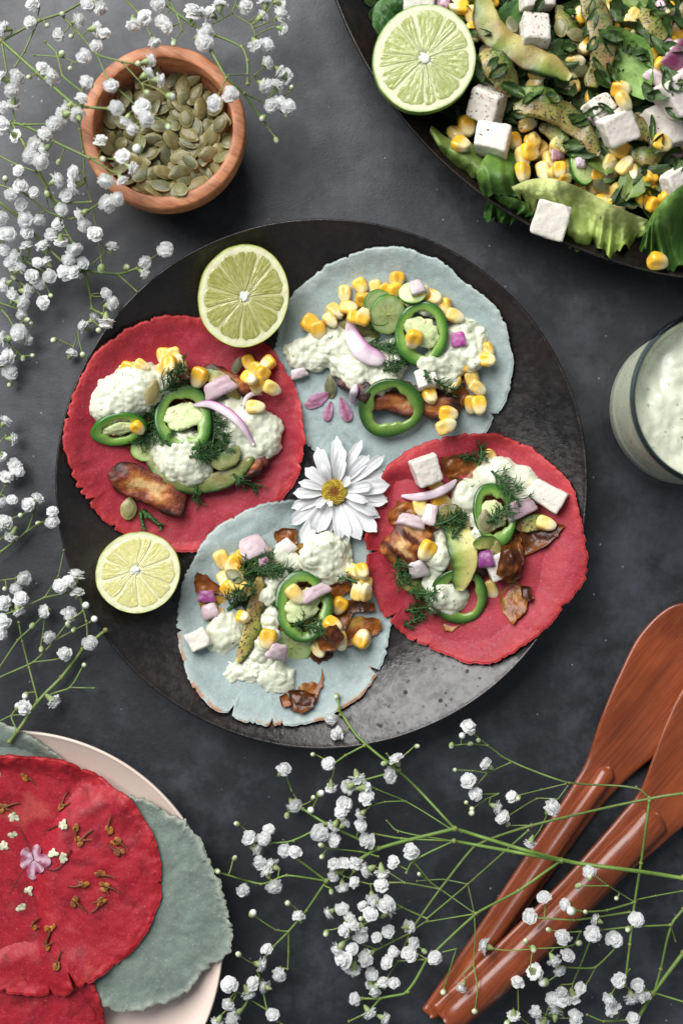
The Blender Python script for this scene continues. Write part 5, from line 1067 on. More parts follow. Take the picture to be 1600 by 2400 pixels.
corn(B_, [(1450, 1170, 1.3, 1.6, 1)], 'single corn kernel on the bare rim of the platter', None)
def herb_strew():
    r = np.random.default_rng(31); n = 0
    while n < 46:
        px, py = r.uniform(1090, 1600), r.uniform(0, 430); x, y = P(px, py, .05); d = sR - math.hypot(x - scx, y - scy)
        if d < .036: continue
        n += 1; V, F, c = leaf_piece(r.uniform(.007, .017), r.uniform(.003, .007), 800 + n, .0012, r.uniform(.0, .5), ((.020, .055, .010), (.07, .13, .022)), 7, 5)
        assemble('herb_leaf', 'tiny chopped herb scrap strewn over the salad', 'leaf', 'chopped herb scraps on the salad', [('leaf', V, F, c, MT['leaf'])], px, py, yaw=r.uniform(0, 6.28), fit=.9, pct=80)
herb_strew()
lime(994, 136, 121, 131, .026, -.35, 'large lime half with white core resting on the salad', (.34, .39, .10), (.62, .64, .36), (.13, .24, .015), 11, 5, tilt=(0, 0), fit=.0, zs=.925, pct=97)

# ---------------------------------------------------------------- glass of dill sauce
def jar():
    h = .086; cx, cy = P(1688, 932, h); R = .0432
    prof = [(.0005, .0095), (.030, .0095), (.0375, .0115), (R - .0030, .016), (R - .0026, h - .0008), (R - .0019, h), (R - .0008, h), (R - .0002, h - .0008), (R, .014), (R - .0012, .005), (R - .004, .0006), (R - .007, 0), (.0005, 0)]
    V, F = lathe(prof, 120, cx, cy, closed=False); o = world_mesh('glass_tumbler', V, [f[::-1] for f in F], MT['glass'], origin=(cx, cy, 0)); tag(o, 'clear glass tumbler filled with dill sauce', 'glass'); tumbler = o
    n, Ri = 120, R - .0029; s = np.r_[np.linspace(.02, .95, 34), 1.0]; th = np.linspace(0, 2 * PI, n, endpoint=False)
    X = s[None] * Ri * np.cos(th)[:, None]; Y = s[None] * Ri * np.sin(th)[:, None]; q = np.c_[X.ravel(), Y.ravel()]; sr = np.tile(s, n)
    z = .0755 + .0035 * fbm(q * 75, 3) + .002 * np.abs(fbm(q * 170, 5, 2)) + .006 * ss(.78, .99, sr) * (.75 + .5 * vn(q * 40, 8)) - .012 * np.exp(-(((q[:, 0] - .012) / .014) ** 2 + ((q[:, 1] - .016) / .014) ** 2))
    top = np.c_[q[:, 0], q[:, 1], z]; rows = [top]; zt = z.reshape(n, len(s))[:, -1]
    ring = lambda f, zz: np.c_[Ri * f * np.cos(th), Ri * f * np.sin(th), np.broadcast_to(zz, (n,))]
    rows += [ring(1, zt - .001), ring(1, .05), ring(1, .03), ring(.995, .018), ring(.93, .0122), ring(.72, .0102)]
    V = np.vstack(rows) + np.array([cx, cy, 0]); F = gridf(n, len(s), wrapu=True); b = n * len(s)
    for i in range(n):
        j = (i + 1) % n; F.append((i * len(s) + len(s) - 1, b + i, b + j, j * len(s) + len(s) - 1))
        for k in range(5): F.append((b + k * n + i, b + (k + 1) * n + i, b + (k + 1) * n + j, b + k * n + j))
    F.append(tuple(b + 5 * n + i for i in range(n))[::-1]); F.append(tuple(i * len(s) for i in range(n))[::-1])
    V2, F2 = lathe([(R - .0027, h - .0012), (R - .0021, h + .0003), (R - .0006, h + .0003), (R + .0001, h - .0012), (R - .0004, h - .0030), (R - .0022, h - .0030)], 120, cx, cy, closed=True); world_mesh('rim', V2, [f[::-1] for f in F2], MT['rim'], parent=tumbler)  # rim ring carries the painted dark refraction
    o = world_mesh('jar_sauce', V, F, MT['sauce'], origin=(cx, cy, .0102)); tag(o, 'creamy dill sauce inside the glass tumbler', 'sauce'); radial(cx, cy, lambda r: r * 0 + h, R)
jar()

# ---------------------------------------------------------------- wooden salad servers
def server(label, line, hws, rod, z0, z1, seed):
    q = np.array([G2(x, y) for x, y in line]); n = 110; d = catmull(q, n); hw = catmull(np.c_[hws, hws], n)[:, 0] * .4336 * S * .99
    t = np.linspace(0, 1, n); zz = z0 + (z1 - z0) * ss(.0, .62, t) + .004 * ss(.75, 1., t); path = np.array([(*P(a, b, z), z) for (a, b), z in zip(d, zz)])
    V, F, lat, ver, al = sweep(path, hw, .0024, 28, 3.4); bl = ss(.50, .62, al)
    V[:, 2] += .0032 * (np.abs(lat) ** 2) * bl * 1.0
    root = empty('salad_server', (float(path[n // 2, 0]), float(path[n // 2, 1]), float(V[:, 2].min()))); tag(root, label, 'server', 'wooden salad servers')
    world_mesh('blade', V, F, MT['server'], None, parent=root); splat(V, F)
    i1 = int(rod * n); p2 = path[:i1].copy(); m = len(p2); tt = np.linspace(0, 1, m); T_, N_, _ = frames(p2)
    w_ = hw[:i1] * .74; w_ = np.minimum(w_, hw[5] * .80); env = np.sqrt(np.clip(1 - ss(.965, 1.0, tt) * .96, .03, 1)) * np.sqrt(np.clip(ss(-.01, .03, tt), .05, 1)); p2 = p2 - N_ * (hw[5] * .12)
    p2[:, 2] += .0022
    V, F, *_ = sweep(p2, w_ * env, .0062 * env * (1 - .35 * ss(.8, 1, tt)), 24, 2.2); world_mesh('handle', V, F, MT['server'], None, parent=root); splat(V, F)
server('reddish wooden salad server with rounded blade lying under the other handle', [(60, 2300), (330, 1950), (600, 1560), (760, 1330), (900, 1130), (1010, 980), (1130, 790), (1260, 590), (1400, 380), (1530, 200), (1600, 110)], [50, 75, 85, 88, 95, 118, 180, 225, 252, 200, 40], .52, .0035, .0035, 1)
server('reddish wooden salad server with its handle resting on the other', [(140, 2330), (400, 2100), (650, 1860), (870, 1640), (1040, 1460), (1180, 1320), (1305, 1190), (1420, 1030), (1540, 840), (1650, 650), (1760, 470), (1830, 370)], [100, 110, 112, 112, 118, 132, 150, 200, 245, 255, 200, 40], .54, .0150, .0105, 2)

# ---------------------------------------------------------------- pressed flowers on the deep red tortilla
def pressed_floret(x, y, yaw, label, seed, L=.0085):
    r = np.random.default_rng(seed); mb = MB(); X, Y = P(*TP(x, y), .02)
    def put(V, F, c):
        W = V @ Rz(yaw).T + np.array([X, Y, 0]); W[:, 2] += hget(W[:, 0], W[:, 1]) + .0009; mb.add(W, F, c)
    for k in range(int(r.integers(4, 7))):
        D, F = CS[4]; put(D * np.array([.0017, .0012, .00035]) * r.uniform(.7, 1.2) + np.array([r.uniform(-.0018, .0018), r.uniform(-.0018, .0018), .0003]), F, lerp((.42, .16, .012), (.16, .05, .015), np.array([r.uniform(0, 1)]))[0])
    t = np.linspace(0, 1, 8); p = np.c_[t * L, .0012 * np.sin(t * 2.2), t * 0 + .0004]; V, F = tube(p, .0008 * (1 - .6 * t), 5); put(V, F, (.15, .045, .012))
    if seed % 2: p = np.c_[t * L * .6, -.003 * t, t * 0 + .0004]; V, F = tube(p, .0006 * (1 - .6 * t), 5); put(V, F, (.20, .07, .012))
    V, F, c = mb.get(); o = world_mesh('pressed_floret', V, F, MT['dried'], c); return tag(o, label, 'pressed flower', 'pressed orange florets')
for i, (x, y, a) in enumerate([(160, 410, -.9), (390, 600, 1.0), (500, 720, -1.6), (540, 800, .6), (720, 730, 1.2), (760, 800, -.7), (800, 880, 2.4), (560, 1090, 3.1), (660, 1030, -.3), (690, 1100, -.5), (500, 1200, -.9), (680, 1200, 3.8), (60, 1350, 2.4), (190, 1400, .7), (340, 1370, -2.0), (310, 1500, 1.2), (390, 1620, 1.2), (10, 615, .2)]):
    pressed_floret(x, y, a, 'dried orange floret pressed into the deep red tortilla', 200 + i)
def pressed_blossom(x, y, seed, s=.0036):
    r = np.random.default_rng(seed); mb = MB(); X, Y = P(*TP(x, y), .02)
    for k in range(9):
        D, F = CS[4]; a = r.uniform(0, 6.28); V = D * np.array([.0016, .0011, .0004]) @ Rz(a).T + np.array([math.cos(a), math.sin(a), 0]) * s * r.uniform(.1, .55) + np.array([X, Y, 0])
        V[:, 2] += hget(V[:, 0], V[:, 1]) + .0011; mb.add(V, F, lerp((.66, .62, .46), (.34, .36, .20), np.array([r.uniform(0, 1) ** 2]))[0])
    V, F, c = mb.get(); o = world_mesh('pressed_blossom', V, F, MT['dried'], c); return tag(o, 'tiny cream blossom pressed into the deep red tortilla', 'pressed flower', 'pressed cream blossoms')
for i, (x, y) in enumerate([(75, 675), (415, 705), (65, 780), (10, 870), (360, 890), (425, 915), (170, 1160), (120, 1270)]): pressed_blossom(x, y, 300 + i)
def lilac():
    mb = MB(); X, Y = P(*TP(210, 950), .02); r = np.random.default_rng(2)
    for a, l in ((.1, .011), (1.35, .008), (2.6, .008), (3.6, .0085), (4.6, .011), (5.6, .008)):
        V, F = superell(6, 1, 1, 1, 2); W = np.c_[V[:, 0] * l / 2 + l / 2, V[:, 1] * .0032 * (1 + .3 * V[:, 0]), V[:, 2] * .0003]; c = lerp((.30, .07, .12), (.52, .34, .42), ss(.9, .1, np.abs(V[:, 1]) + .3 * V[:, 0] + .5 * vn(W * 500, 8))); W = W @ Rz(a).T + np.array([X, Y, 0])
        W[:, 2] += hget(W[:, 0], W[:, 1]) + .0007 + .0007 * np.abs(vn(W * 350, 5)); mb.add(W, F, c)
    for (pts) in ([(210, 950), (130, 780), (105, 740)], [(210, 940), (190, 830), (330, 740), (395, 705)], [(215, 950), (120, 1050), (50, 1180), (0, 1210)], [(230, 960), (385, 990), (480, 860)]):
        q = catmull([P(*TP(*p), .02) for p in pts], 16); z = hget(q[:, 0], q[:, 1]) + .0009; V, F = tube(np.c_[q, z], .00038, 4); mb.add(V, F, (.13, .03, .02))
    V, F, c = mb.get(); o = world_mesh('pressed_flower', V, F, MT['dried'], c); tag(o, 'lilac star-shaped flower pressed into the deep red tortilla', 'pressed flower')
lilac()

# ---------------------------------------------------------------- baby's breath sprays
def blossom_shape(seed):
    r = np.random.default_rng(seed + 40); mb = MB(); R0 = .0034 * r.uniform(.88, 1.15)
    for ring, (cnt, tilt, ln, z) in enumerate([(7, .05, 1.08, .0002), (7, .42, 1.02, .0006), (6, .80, .86, .0010), (4, 1.15, .66, .0013)]):
        for k in range(cnt):
            a = 2 * PI * (k + r.uniform(-.35, .35)) / cnt + ring; L = R0 * ln * r.uniform(.72, 1.2); w_ = R0 * .58 * r.uniform(.75, 1.3); tl = tilt + r.uniform(-.25, .25)
            n, m = 5, 5; t = np.linspace(0, 1, n); u = np.linspace(-1, 1, m); T_, U = np.meshgrid(t, u, indexing='ij'); T_, U = T_.ravel(), U.ravel()
            wd = w_ * (.22 + .78 * np.sin(np.clip(T_ * 1.15, 0, 1.25) * 1.45)); x = L * (T_ - .22 * np.abs(U) ** 2.2 * T_ - .07 * np.exp(-(U / .3) ** 2) * (T_ > .9)); y = wd * U
            zz = .0004 * np.cos(U * 4.5 + r.uniform(0, 6)) * T_ - .0007 * T_ ** 2 * r.uniform(-.3, 1)
            V = np.c_[x, y, zz] @ (Rz(a) @ Ry(-tl)).T + np.array([0, 0, z]); F = gridf(n, m)
            mb.add(V, F, lerp((.88, .90, .82), (.97, .97, .965), ss(0, .3, T_)))
    D, Fc = CS[4]; mb.add(D * np.array([R0 * .62, R0 * .62, R0 * .55]) * (1 + .12 * vn(D * 3, seed))[:, None] + np.array([0, 0, R0 * .38]), Fc, (.95, .95, .94))
    V, F, c = mb.get(); me = mesh('blossom', V, F, MT['blossom'], c)
    return me
BLOS = [blossom_shape(k) for k in range(8)]
def calyx_shape():
    mb = MB(); prof = np.array([(.0003, -.0040), (.0009, -.0032), (.0014, -.0018), (.0016, -.0003), (.0013, .0006)]); V, F = lathe(prof, 8, closed=False)
    mb.add(V, F, lerp((.20, .26, .08), (.34, .42, .20), ss(-.004, 0, V[:, 2])))
    for k in range(5):
        a = k * 2 * PI / 5; V = np.array([(.0013, -.0008, -.001), (.0013, .0008, -.001), (.0027, .0, .0012)]) @ Rz(a).T; mb.add(V, [(0, 1, 2)], (.24, .33, .11))
    V, F, c = mb.get(); return mesh('calyx', V, F, MT['stem'], c)
CALYX = calyx_shape()
def bud_shape(wh):
    V, F = superell(6, .0017, .0017, .0022, 2); c = lerp((.26, .34, .13), (.62, .66, .46) if not wh else (.84, .86, .80), ss(-.0004, .0016, V[:, 2])); 
    if wh: V = V * 1.5
    return mesh('bud', V, F, MT['stem'], c)
BUDS = [bud_shape(0), bud_shape(1)]
def spray(label, zfun, stems, flowers, buds, seed, whites=(), fs=1.0, tint=(.13, .19, .05)):
    """stems: (width, [(px,py)...]); flowers/buds: [(px,py)] in photograph pixels"""
    r = np.random.default_rng(seed + 1000); mb = MB(); samp = []
    allp = np.array([p for _, l in stems for p in l]); c = allp[len(allp) // 2]
    def zz(px, py):
        z = zfun(px, py); X, Y = P(px, py, z); return max(z, float(hget(X, Y)) + .0022)
    cs = tint
    for wd, l in stems:
        n = max(6, int(sum(math.dist(l[i], l[i + 1]) for i in range(len(l) - 1)) / 9)); q = np.array(l, float)
        d = np.r_[0, np.cumsum(np.hypot(*np.diff(q, axis=0).T))]; t = np.linspace(0, d[-1], n); q2 = np.c_[np.interp(t, d, q[:, 0]), np.interp(t, d, q[:, 1])]
        q3 = catmull(q, n) if len(q) > 2 else q2; q2 = .6 * q2 + .4 * q3
        z = np.array([zz(*p) for p in q2]); z = np.maximum(z, np.convolve(np.pad(z, 2, 'edge'), np.ones(5) / 5, 'valid'))
        path = np.array([(*P(a, b, h), h) for (a, b), h in zip(q2, z)]); V, F = tube(path, wd * np.linspace(1.08, .88, n), 6)
        mb.add(V, F, lerp(np.array(cs) * .85, np.array(cs) * 1.3, .5 + .5 * vn(V * 60, seed)))
        for p in q:                                                   # swollen joints
            h = zz(*p); D, Fd = CS[3]; mb.add(D * wd * np.array([1.55, 1.55, 1.4]) + np.array([*P(*p, h), h]), Fd, np.array(cs) * np.array([1.5, 1.05, 1.2]))
        samp += [(a, b, h) for (a, b), h in zip(q2, z)]
    samp = np.array(samp); heads = []
    for (kind, lst) in ((0, flowers), (1, buds), (2, whites)):
        for (px, py) in lst:
            d = np.hypot(samp[:, 0] - px, samp[:, 1] - py); j = int(d.argmin()); a, b, h = samp[j]
            z = max(zz(px, py) + r.uniform(.0005, .006), .0045); P1 = np.array([*P(px, py, z), z]); P0 = np.array([*P(a, b, h), h])
            dirv = P1 - P0; ln = np.linalg.norm(dirv)
            if ln < .004: ang = r.uniform(0, 6.28); dirv = np.array([math.cos(ang), math.sin(ang), .3])
            ax = dirv / np.linalg.norm(dirv) * .8 + np.array([r.uniform(-.6, .6), r.uniform(-.6, .6), r.uniform(-.55, 1.0)]); ax /= np.linalg.norm(ax)
            base = P1 - ax * (.0038 if kind == 0 else .0018)
            if ln > .003:
                t = np.linspace(0, 1, 7)[:, None]; mid = (P0 + base) / 2 + np.array([r.uniform(-1, 1), r.uniform(-1, 1), .4]) * ln * .10
                path = P0 * (1 - t) ** 2 + 2 * mid * t * (1 - t) + base * t ** 2; V, F = tube(path, .00034, 4); mb.add(V, F, np.array(cs) * np.array([1.5, 1.25, 1.2]))
            heads.append((kind, P1, ax))
    V, F, col = mb.get(); loc = np.array([*P(*c, 0), 0.0]); root = empty('babys_breath_spray', loc); tag(root, label, 'flower spray', "sprays of baby's breath")
    obj('stem', mesh('stem', V - loc, F, MT['stem'], col), root)
    for kind, p, ax in heads:
        R_ = Vector(ax).to_track_quat('Z', 'Y').to_matrix() @ Matrix.Rotation(r.uniform(0, 6.28), 3, 'Z')
        if kind == 0:
            o = obj('blossom', BLOS[r.integers(0, 8)], root); s = fs * r.uniform(.86, 1.15); obj('calyx', CALYX, o)
        else:
            o = obj('bud', BUDS[kind - 1], root); s = r.uniform(.65, .95)
        o.location = p - loc; o.rotation_euler = R_.to_euler(); o.scale = (s, s, s * (r.uniform(.85, 1.1) if kind == 0 else 1))
    return root
def L_(T, w_, *pts): return (w_, [T(x, y) for x, y in pts])
def F_(T, pts): return [T(x, y) for x, y in pts]
W1, W2, W3, W4 = .00095, .00070, .00050, .00036
def z_top(px, py): return .016 + .058 * math.exp(-((px - 382) ** 2 + (py - 297) ** 2) / (2 * 215 ** 2)) + .012 * math.exp(-((px - 60) ** 2 + (py - 120) ** 2) / (2 * 150 ** 2)) - .010 * float(ss(430, 700, py)) + .003 * math.sin(px * .021 + py * .017)
spray("branching baby's breath spray arching over the wooden bowl", z_top, [
    L_(A_, W1, (-60, 130), (10, 215), (200, 385), (400, 560)), L_(A_, W2, (10, 215), (210, 105), (320, 75), (440, 10), (480, -30)), L_(A_, W3, (10, 215), (45, 420), (80, 640)), L_(A_, W2, (400, 560), (570, 570)), L_(A_, W3, (400, 560), (420, 680), (440, 800), (445, 930)),
    L_(A_, W3, (320, 75), (420, 180), (510, 285), (640, 325), (720, 335)), L_(A_, W4, (510, 285), (570, 420), (690, 530), (740, 590)), L_(A_, W4, (640, 325), (700, 390), (745, 440)), L_(A_, W4, (570, 420), (600, 480)),
    L_(A_, W3, (640, -20), (720, 60), (790, 180)), L_(A_, W2, (800, -60), (880, 30), (1010, 130), (1130, 185), (1270, 245), (1300, 320), (1300, 440)), L_(A_, W4, (1300, 390), (1200, 395)), L_(A_, W4, (1300, 440), (1340, 390), (1420, 330)), L_(A_, W2, (1110, 270), (1190, 410), (1280, 490), (1390, 650)), L_(A_, W3, (1080, 200), (1110, 270)), L_(A_, W4, (1190, 410), (1150, 490)), L_(A_, W4, (1280, 490), (1430, 560)),
    L_(A_, W4, (1245, 0), (1220, 70), (1320, 130), (1340, 190)), L_(A_, W4, (1110, 130), (1220, 70)), L_(A_, W3, (890, 0), (940, 100), (955, 160)), L_(A_, W3, (240, 220), (300, 280), (330, 400), (430, 480)), L_(A_, W4, (180, 290), (330, 300), (400, 330)), L_(A_, W3, (200, 110), (130, 270), (80, 350))],
    F_(A_, [(180, 20), (30, 150), (165, 120), (315, 180), (410, 110), (500, 150), (550, 180), (460, 20), (525, 40), (505, 240), (440, 295), (225, 360), (265, 405), (455, 435), (760, 95), (850, 110), (885, 140), (835, 20), (810, 220), (780, 320), (770, 390), (830, 420), (580, 450), (610, 565), (665, 625), (700, 670), (745, 560), (770, 620), (430, 525), (360, 560), (340, 600), (410, 610), (60, 470), (70, 540), (25, 560), (15, 410), (1130, 540), (1210, 495), (1075, 225), (1085, 165), (1050, 190), (1010, 70), (1055, 75), (1110, 75), (1155, 30), (1285, 35), (1390, 20), (1370, 90), (1470, 80), (1480, 150), (1460, 10), (1345, 230), (1395, 240), (1400, 330), (1465, 370), (1500, 400), (1400, 450), (1440, 460), (1380, 440), (1465, 540), (1510, 560), (1420, 550), (395, 905), (405, 970), (90, 410), (700, 120)]),
    F_(A_, [(155, 405), (375, 190), (250, 135), (1380, 620), (1450, 735), (1530, 460), (1500, 605), (770, 485), (885, 665), (725, 335), (370, 360), (325, 285), (915, 225), (330, 75)]), 1, F_(A_, [(895, 505), (725, 780), (535, 1410)]), fs=1.0)
spray("dense baby's breath spray crowding the table between bowl and plate", z_top, [
    L_(A_, W2, (-60, 640), (0, 640), (130, 655), (280, 740), (470, 830), (560, 880)), L_(A_, W4, (470, 830), (590, 835)), L_(A_, W3, (130, 655), (285, 650)), L_(A_, W3, (-40, 800), (100, 870), (190, 900)), L_(A_, W2, (60, 640), (130, 760), (250, 990), (330, 1180), (400, 1300)), L_(A_, W3, (-40, 960), (120, 1010), (250, 1110), (380, 1150), (520, 1070)), L_(A_, W2, (-40, 1030), (110, 1150), (200, 1250), (390, 1430), (445, 1420)), L_(A_, W4, (240, 1000), (255, 1090)),
    L_(A_, W2, (445, 1420), (620, 1440), (720, 1410)), L_(A_, W4, (620, 1440), (720, 1530)), L_(A_, W4, (445, 1420), (560, 1320)), L_(A_, W2, (445, 1420), (480, 1560), (483, 1620), (540, 1650)), L_(A_, W4, (720, 1410), (850, 1320)), L_(C_, W4, (810, 460), (800, 560), (745, 620)), L_(C_, W4, (700, 650), (680, 690), (725, 860)), L_(C_, W4, (680, 690), (625, 860)), L_(A_, W3, (-40, 1300), (100, 1340), (250, 1380)), L_(C_, W3, (50, 80), (130, 200), (220, 260), (250, 330)), L_(C_, W3, (-40, 390), (0, 410), (150, 460)), L_(C_, W3, (0, 450), (70, 530), (130, 630), (160, 690)), L_(C_, W4, (300, 250), (360, 360)), L_(C_, W4, (370, 160), (440, 340)), L_(C_, W3, (200, 30), (330, 100), (460, 180), (740, 140)), L_(C_, W4, (80, 760), (200, 880)), L_(C_, W4, (0, 960), (60, 1010), (90, 1110)), L_(A_, W3, (480, 1060), (300, 1060), (190, 900))],
    F_(A_, [(530, 745), (645, 830), (690, 880), (560, 945), (640, 940), (560, 1070), (610, 1045), (285, 650), (235, 710), (180, 755), (80, 710), (160, 815), (205, 850), (100, 900), (295, 950), (110, 980), (180, 1010), (60, 1020), (350, 1030), (435, 1120), (440, 1180), (325, 1100), (210, 1150), (115, 1080), (45, 1230), (150, 1220), (270, 1230), (320, 1260), (500, 1230), (590, 1300), (395, 1300), (370, 1350), (440, 1380), (250, 1380), (145, 1300), (80, 1340), (20, 1310), (170, 1450), (100, 1410), (345, 1430), (390, 1430), (260, 1450), (30, 1500), (70, 1540), (150, 1530), (230, 1300), (870, 1310), (760, 1375), (755, 1430), (555, 1545), (10, 660), (30, 680), (5, 1140), (240, 780), (130, 1150), (200, 1380), (310, 1180), (60, 1380), (290, 650), (20, 1230)]) + F_(C_, [(270, 190), (350, 240), (60, 250), (230, 310), (120, 370), (190, 410), (390, 410), (190, 510), (170, 660), (240, 735), (50, 720), (160, 690), (85, 880), (20, 920), (85, 1020), (930, 340), (965, 420), (820, 550), (745, 620), (930, 560), (625, 860), (160, 20), (600, 30), (680, 130)]),
    F_(C_, [(890, 110), (445, 345), (275, 590), (475, 735), (285, 870), (205, 895), (90, 1125), (725, 865), (1105, 100), (120, 190), (240, 560), (865, 650)]) + F_(A_, [(310, 850), (250, 1020), (30, 940), (540, 835), (665, 1405)]), 2, fs=1.0)
def z_low(px, py): return .006 + .004 * math.sin(px * .03 + py * .011) ** 2
spray("small baby's breath sprig lying on the table beside the plate's red tortilla", z_low, [L_(D_, W3, (-60, 780), (0, 740), (240, 555), (300, 400), (320, 320)), L_(D_, W4, (240, 555), (340, 485), (410, 460)), L_(D_, W4, (0, 240), (45, 150)), L_(D_, W4, (70, 450), (180, 410), (270, 370)), L_(D_, W3, (-50, 660), (40, 600), (110, 570)), L_(D_, W4, (-60, -400), (0, -350), (60, -300))],
    F_(D_, [(160, 20), (60, 80), (10, 290), (110, 270), (330, 270), (260, 310), (470, 380), (460, 460), (40, 470), (20, 510), (110, 570)]) + F_(C_, [(45, 1450), (110, 1600), (0, 1740), (130, 1840)]), F_(D_, [(185, 410), (345, 480)]), 3)
spray("baby's breath sprig with long stalk reaching under the plate beside the pale lime", z_low, [
    L_(D_, W1, (90, 2420), (160, 2330), (340, 2060), (550, 1850), (740, 1600), (940, 1430)), L_(D_, W3, (340, 2060), (260, 1760), (200, 1530), (170, 1360)), L_(D_, W3, (340, 2060), (420, 2010), (630, 1940), (740, 1750)), L_(D_, W4, (630, 1940), (845, 1945)), L_(D_, W3, (-60, 1840), (0, 1760), (160, 1520), (300, 1390), (390, 1300)), L_(D_, W3, (-60, 1880), (0, 1850), (300, 1715), (460, 1555), (600, 1370), (740, 1260)), L_(D_, W4, (300, 1715), (500, 1690)), L_(D_, W4, (510, 1510), (660, 1430), (800, 1360)), L_(D_, W3, (-60, 1330), (0, 1310), (230, 1220), (400, 1140), (600, 1100), (720, 1080)), L_(D_, W4, (400, 1140), (520, 950), (570, 720)), L_(D_, W4, (-40, 1000), (0, 990), (140, 970)), L_(D_, W3, (160, 2330), (100, 2200), (160, 2110)), L_(D_, W4, (-40, 2260), (100, 2190), (230, 2180)), L_(D_, W4, (360, 1600), (390, 1420), (400, 1300)), L_(D_, W3, (720, 1160), (770, 1350), (780, 1500))],
    F_(D_, [(210, 960), (140, 1050), (60, 1190), (190, 1160), (165, 1250), (30, 1350), (15, 1460), (410, 1260), (430, 1490), (610, 1300), (570, 1640), (530, 1040), (610, 1010), (690, 1100), (675, 960), (800, 1540), (465, 2050), (230, 2110)]), F_(D_, [(750, 1740), (370, 1600), (660, 1425), (45, 1060), (290, 1390), (610, 1380)]), 4, whites=F_(D_, [(160, 2110), (230, 2010), (765, 1210), (840, 1330)]))
def z_mid(px, py): return .010 + .016 * math.exp(-((px - 1090) ** 2 + (py - 1980) ** 2) / (2 * 160 ** 2)) + .022 * float(ss(1080, 1250, px)) + .004 * math.sin(px * .025 + py * .02) + .012 * math.exp(-((px - 870) ** 2 + (py - 1760) ** 2) / (2 * 90 ** 2))
spray("full baby's breath spray laid across the servers' handles toward the plate", z_mid, [
    L_(G_, W1 * 1.15, (1700, 1130), (1568, 1090), (820, 985), (170, 790)), L_(E_, W2, (1476, 790), (1140, 430), (925, 280), (780, 90), (755, -30)), L_(E_, W3, (1140, 430), (930, 490), (870, 490)), L_(E_, W3, (925, 280), (810, 340), (740, 390)), L_(E_, W4, (1110, 400), (1060, 330)), L_(E_, W1, (1476, 790), (1010, 910), (690, 1110)), L_(E_, W3, (690, 1110), (450, 1075), (290, 1130), (40, 1060)), L_(E_, W3, (690, 1110), (570, 1290), (460, 1420), (370, 1510), (285, 1620)), L_(E_, W4, (460, 1420), (380, 1410), (260, 1330)), L_(E_, W3, (690, 1110), (520, 980), (430, 930)), L_(E_, W2, (1010, 910), (690, 760), (550, 670)), L_(E_, W3, (690, 760), (490, 865), (350, 880), (260, 870)), L_(E_, W4, (480, 560), (440, 450)), L_(E_, W4, (550, 670), (480, 560)), L_(E_, W4, (460, 1420), (460, 1540), (455, 1650)), L_(E_, W3, (270, 1660), (300, 1760), (330, 1900), (420, 1990)), L_(E_, W4, (330, 1900), (230, 1840), (120, 1770)),
    L_(G_, W1, (820, 985), (165, 865)), L_(E_, W3, (1470, 865), (1150, 850), (980, 820)), L_(E_, W3, (1470, 865), (1220, 985), (1180, 1060)), L_(E_, W4, (1450, 790), (1180, 620), (1000, 550), (930, 510)), L_(E_, W4, (1180, 620), (1050, 625), (960, 650)), L_(E_, W4, (1470, 865), (1130, 810), (1060, 740)), L_(E_, W4, (1010, 960), (900, 930), (700, 910)), L_(E_, W4, (1220, 985), (1330, 1120), (1390, 1160)),
    L_(G_, W2, (820, 985), (560, 1170), (300, 1310), (0, 1590)), L_(E_, W2, (1306, 1590), (1190, 1790), (1020, 1830), (910, 1830)), L_(E_, W3, (1020, 1830), (950, 1910), (830, 1970)), L_(E_, W3, (1306, 1590), (1130, 1600)), L_(E_, W4, (1306, 1590), (1360, 1570)), L_(G_, W4, (300, 1310), (0, 1360)), L_(G_, W4, (290, 1310), (295, 1440), (285, 1620), (310, 1770), (295, 1890)), L_(G_, W4, (285, 1620), (220, 1680)), L_(G_, W4, (180, 1525), (140, 1650), (100, 1780)), L_(G_, W4, (100, 1545), (180, 1525))],
    F_(E_, [(720, 110), (765, 205), (705, 390), (425, 435), (490, 640), (720, 530), (830, 530), (880, 470), (920, 540), (940, 600), (800, 640), (780, 690), (905, 700), (740, 770), (800, 760), (900, 770), (650, 815), (735, 860), (950, 860), (1070, 465), (340, 800), (310, 850), (215, 845), (260, 915), (430, 920), (500, 935), (290, 990), (365, 1020), (330, 1070), (185, 1160), (370, 1140), (525, 1335), (330, 1530), (285, 1620), (405, 1675), (95, 1745), (210, 1790), (320, 1760), (250, 1740), (95, 1860), (145, 1920), (120, 1960), (30, 1965), (360, 1930), (950, 1910), (1040, 1950), (865, 1830), (1120, 370), (1210, 930), (1105, 995)]) + F_(G_, [(50, 1580), (215, 1755)]),
    F_(E_, [(145, 760), (130, 970), (25, 1050), (610, 335), (155, 1560), (455, 1245), (660, 890), (665, 960), (720, 1175), (610, 600), (1045, 390), (1245, 285), (450, 710), (755, -20)]) + F_(G_, [(293, 1910), (100, 1790)]), 5, whites=F_(E_, [(595, 675), (655, 575), (240, 1310)]), tint=(.14, .23, .045))
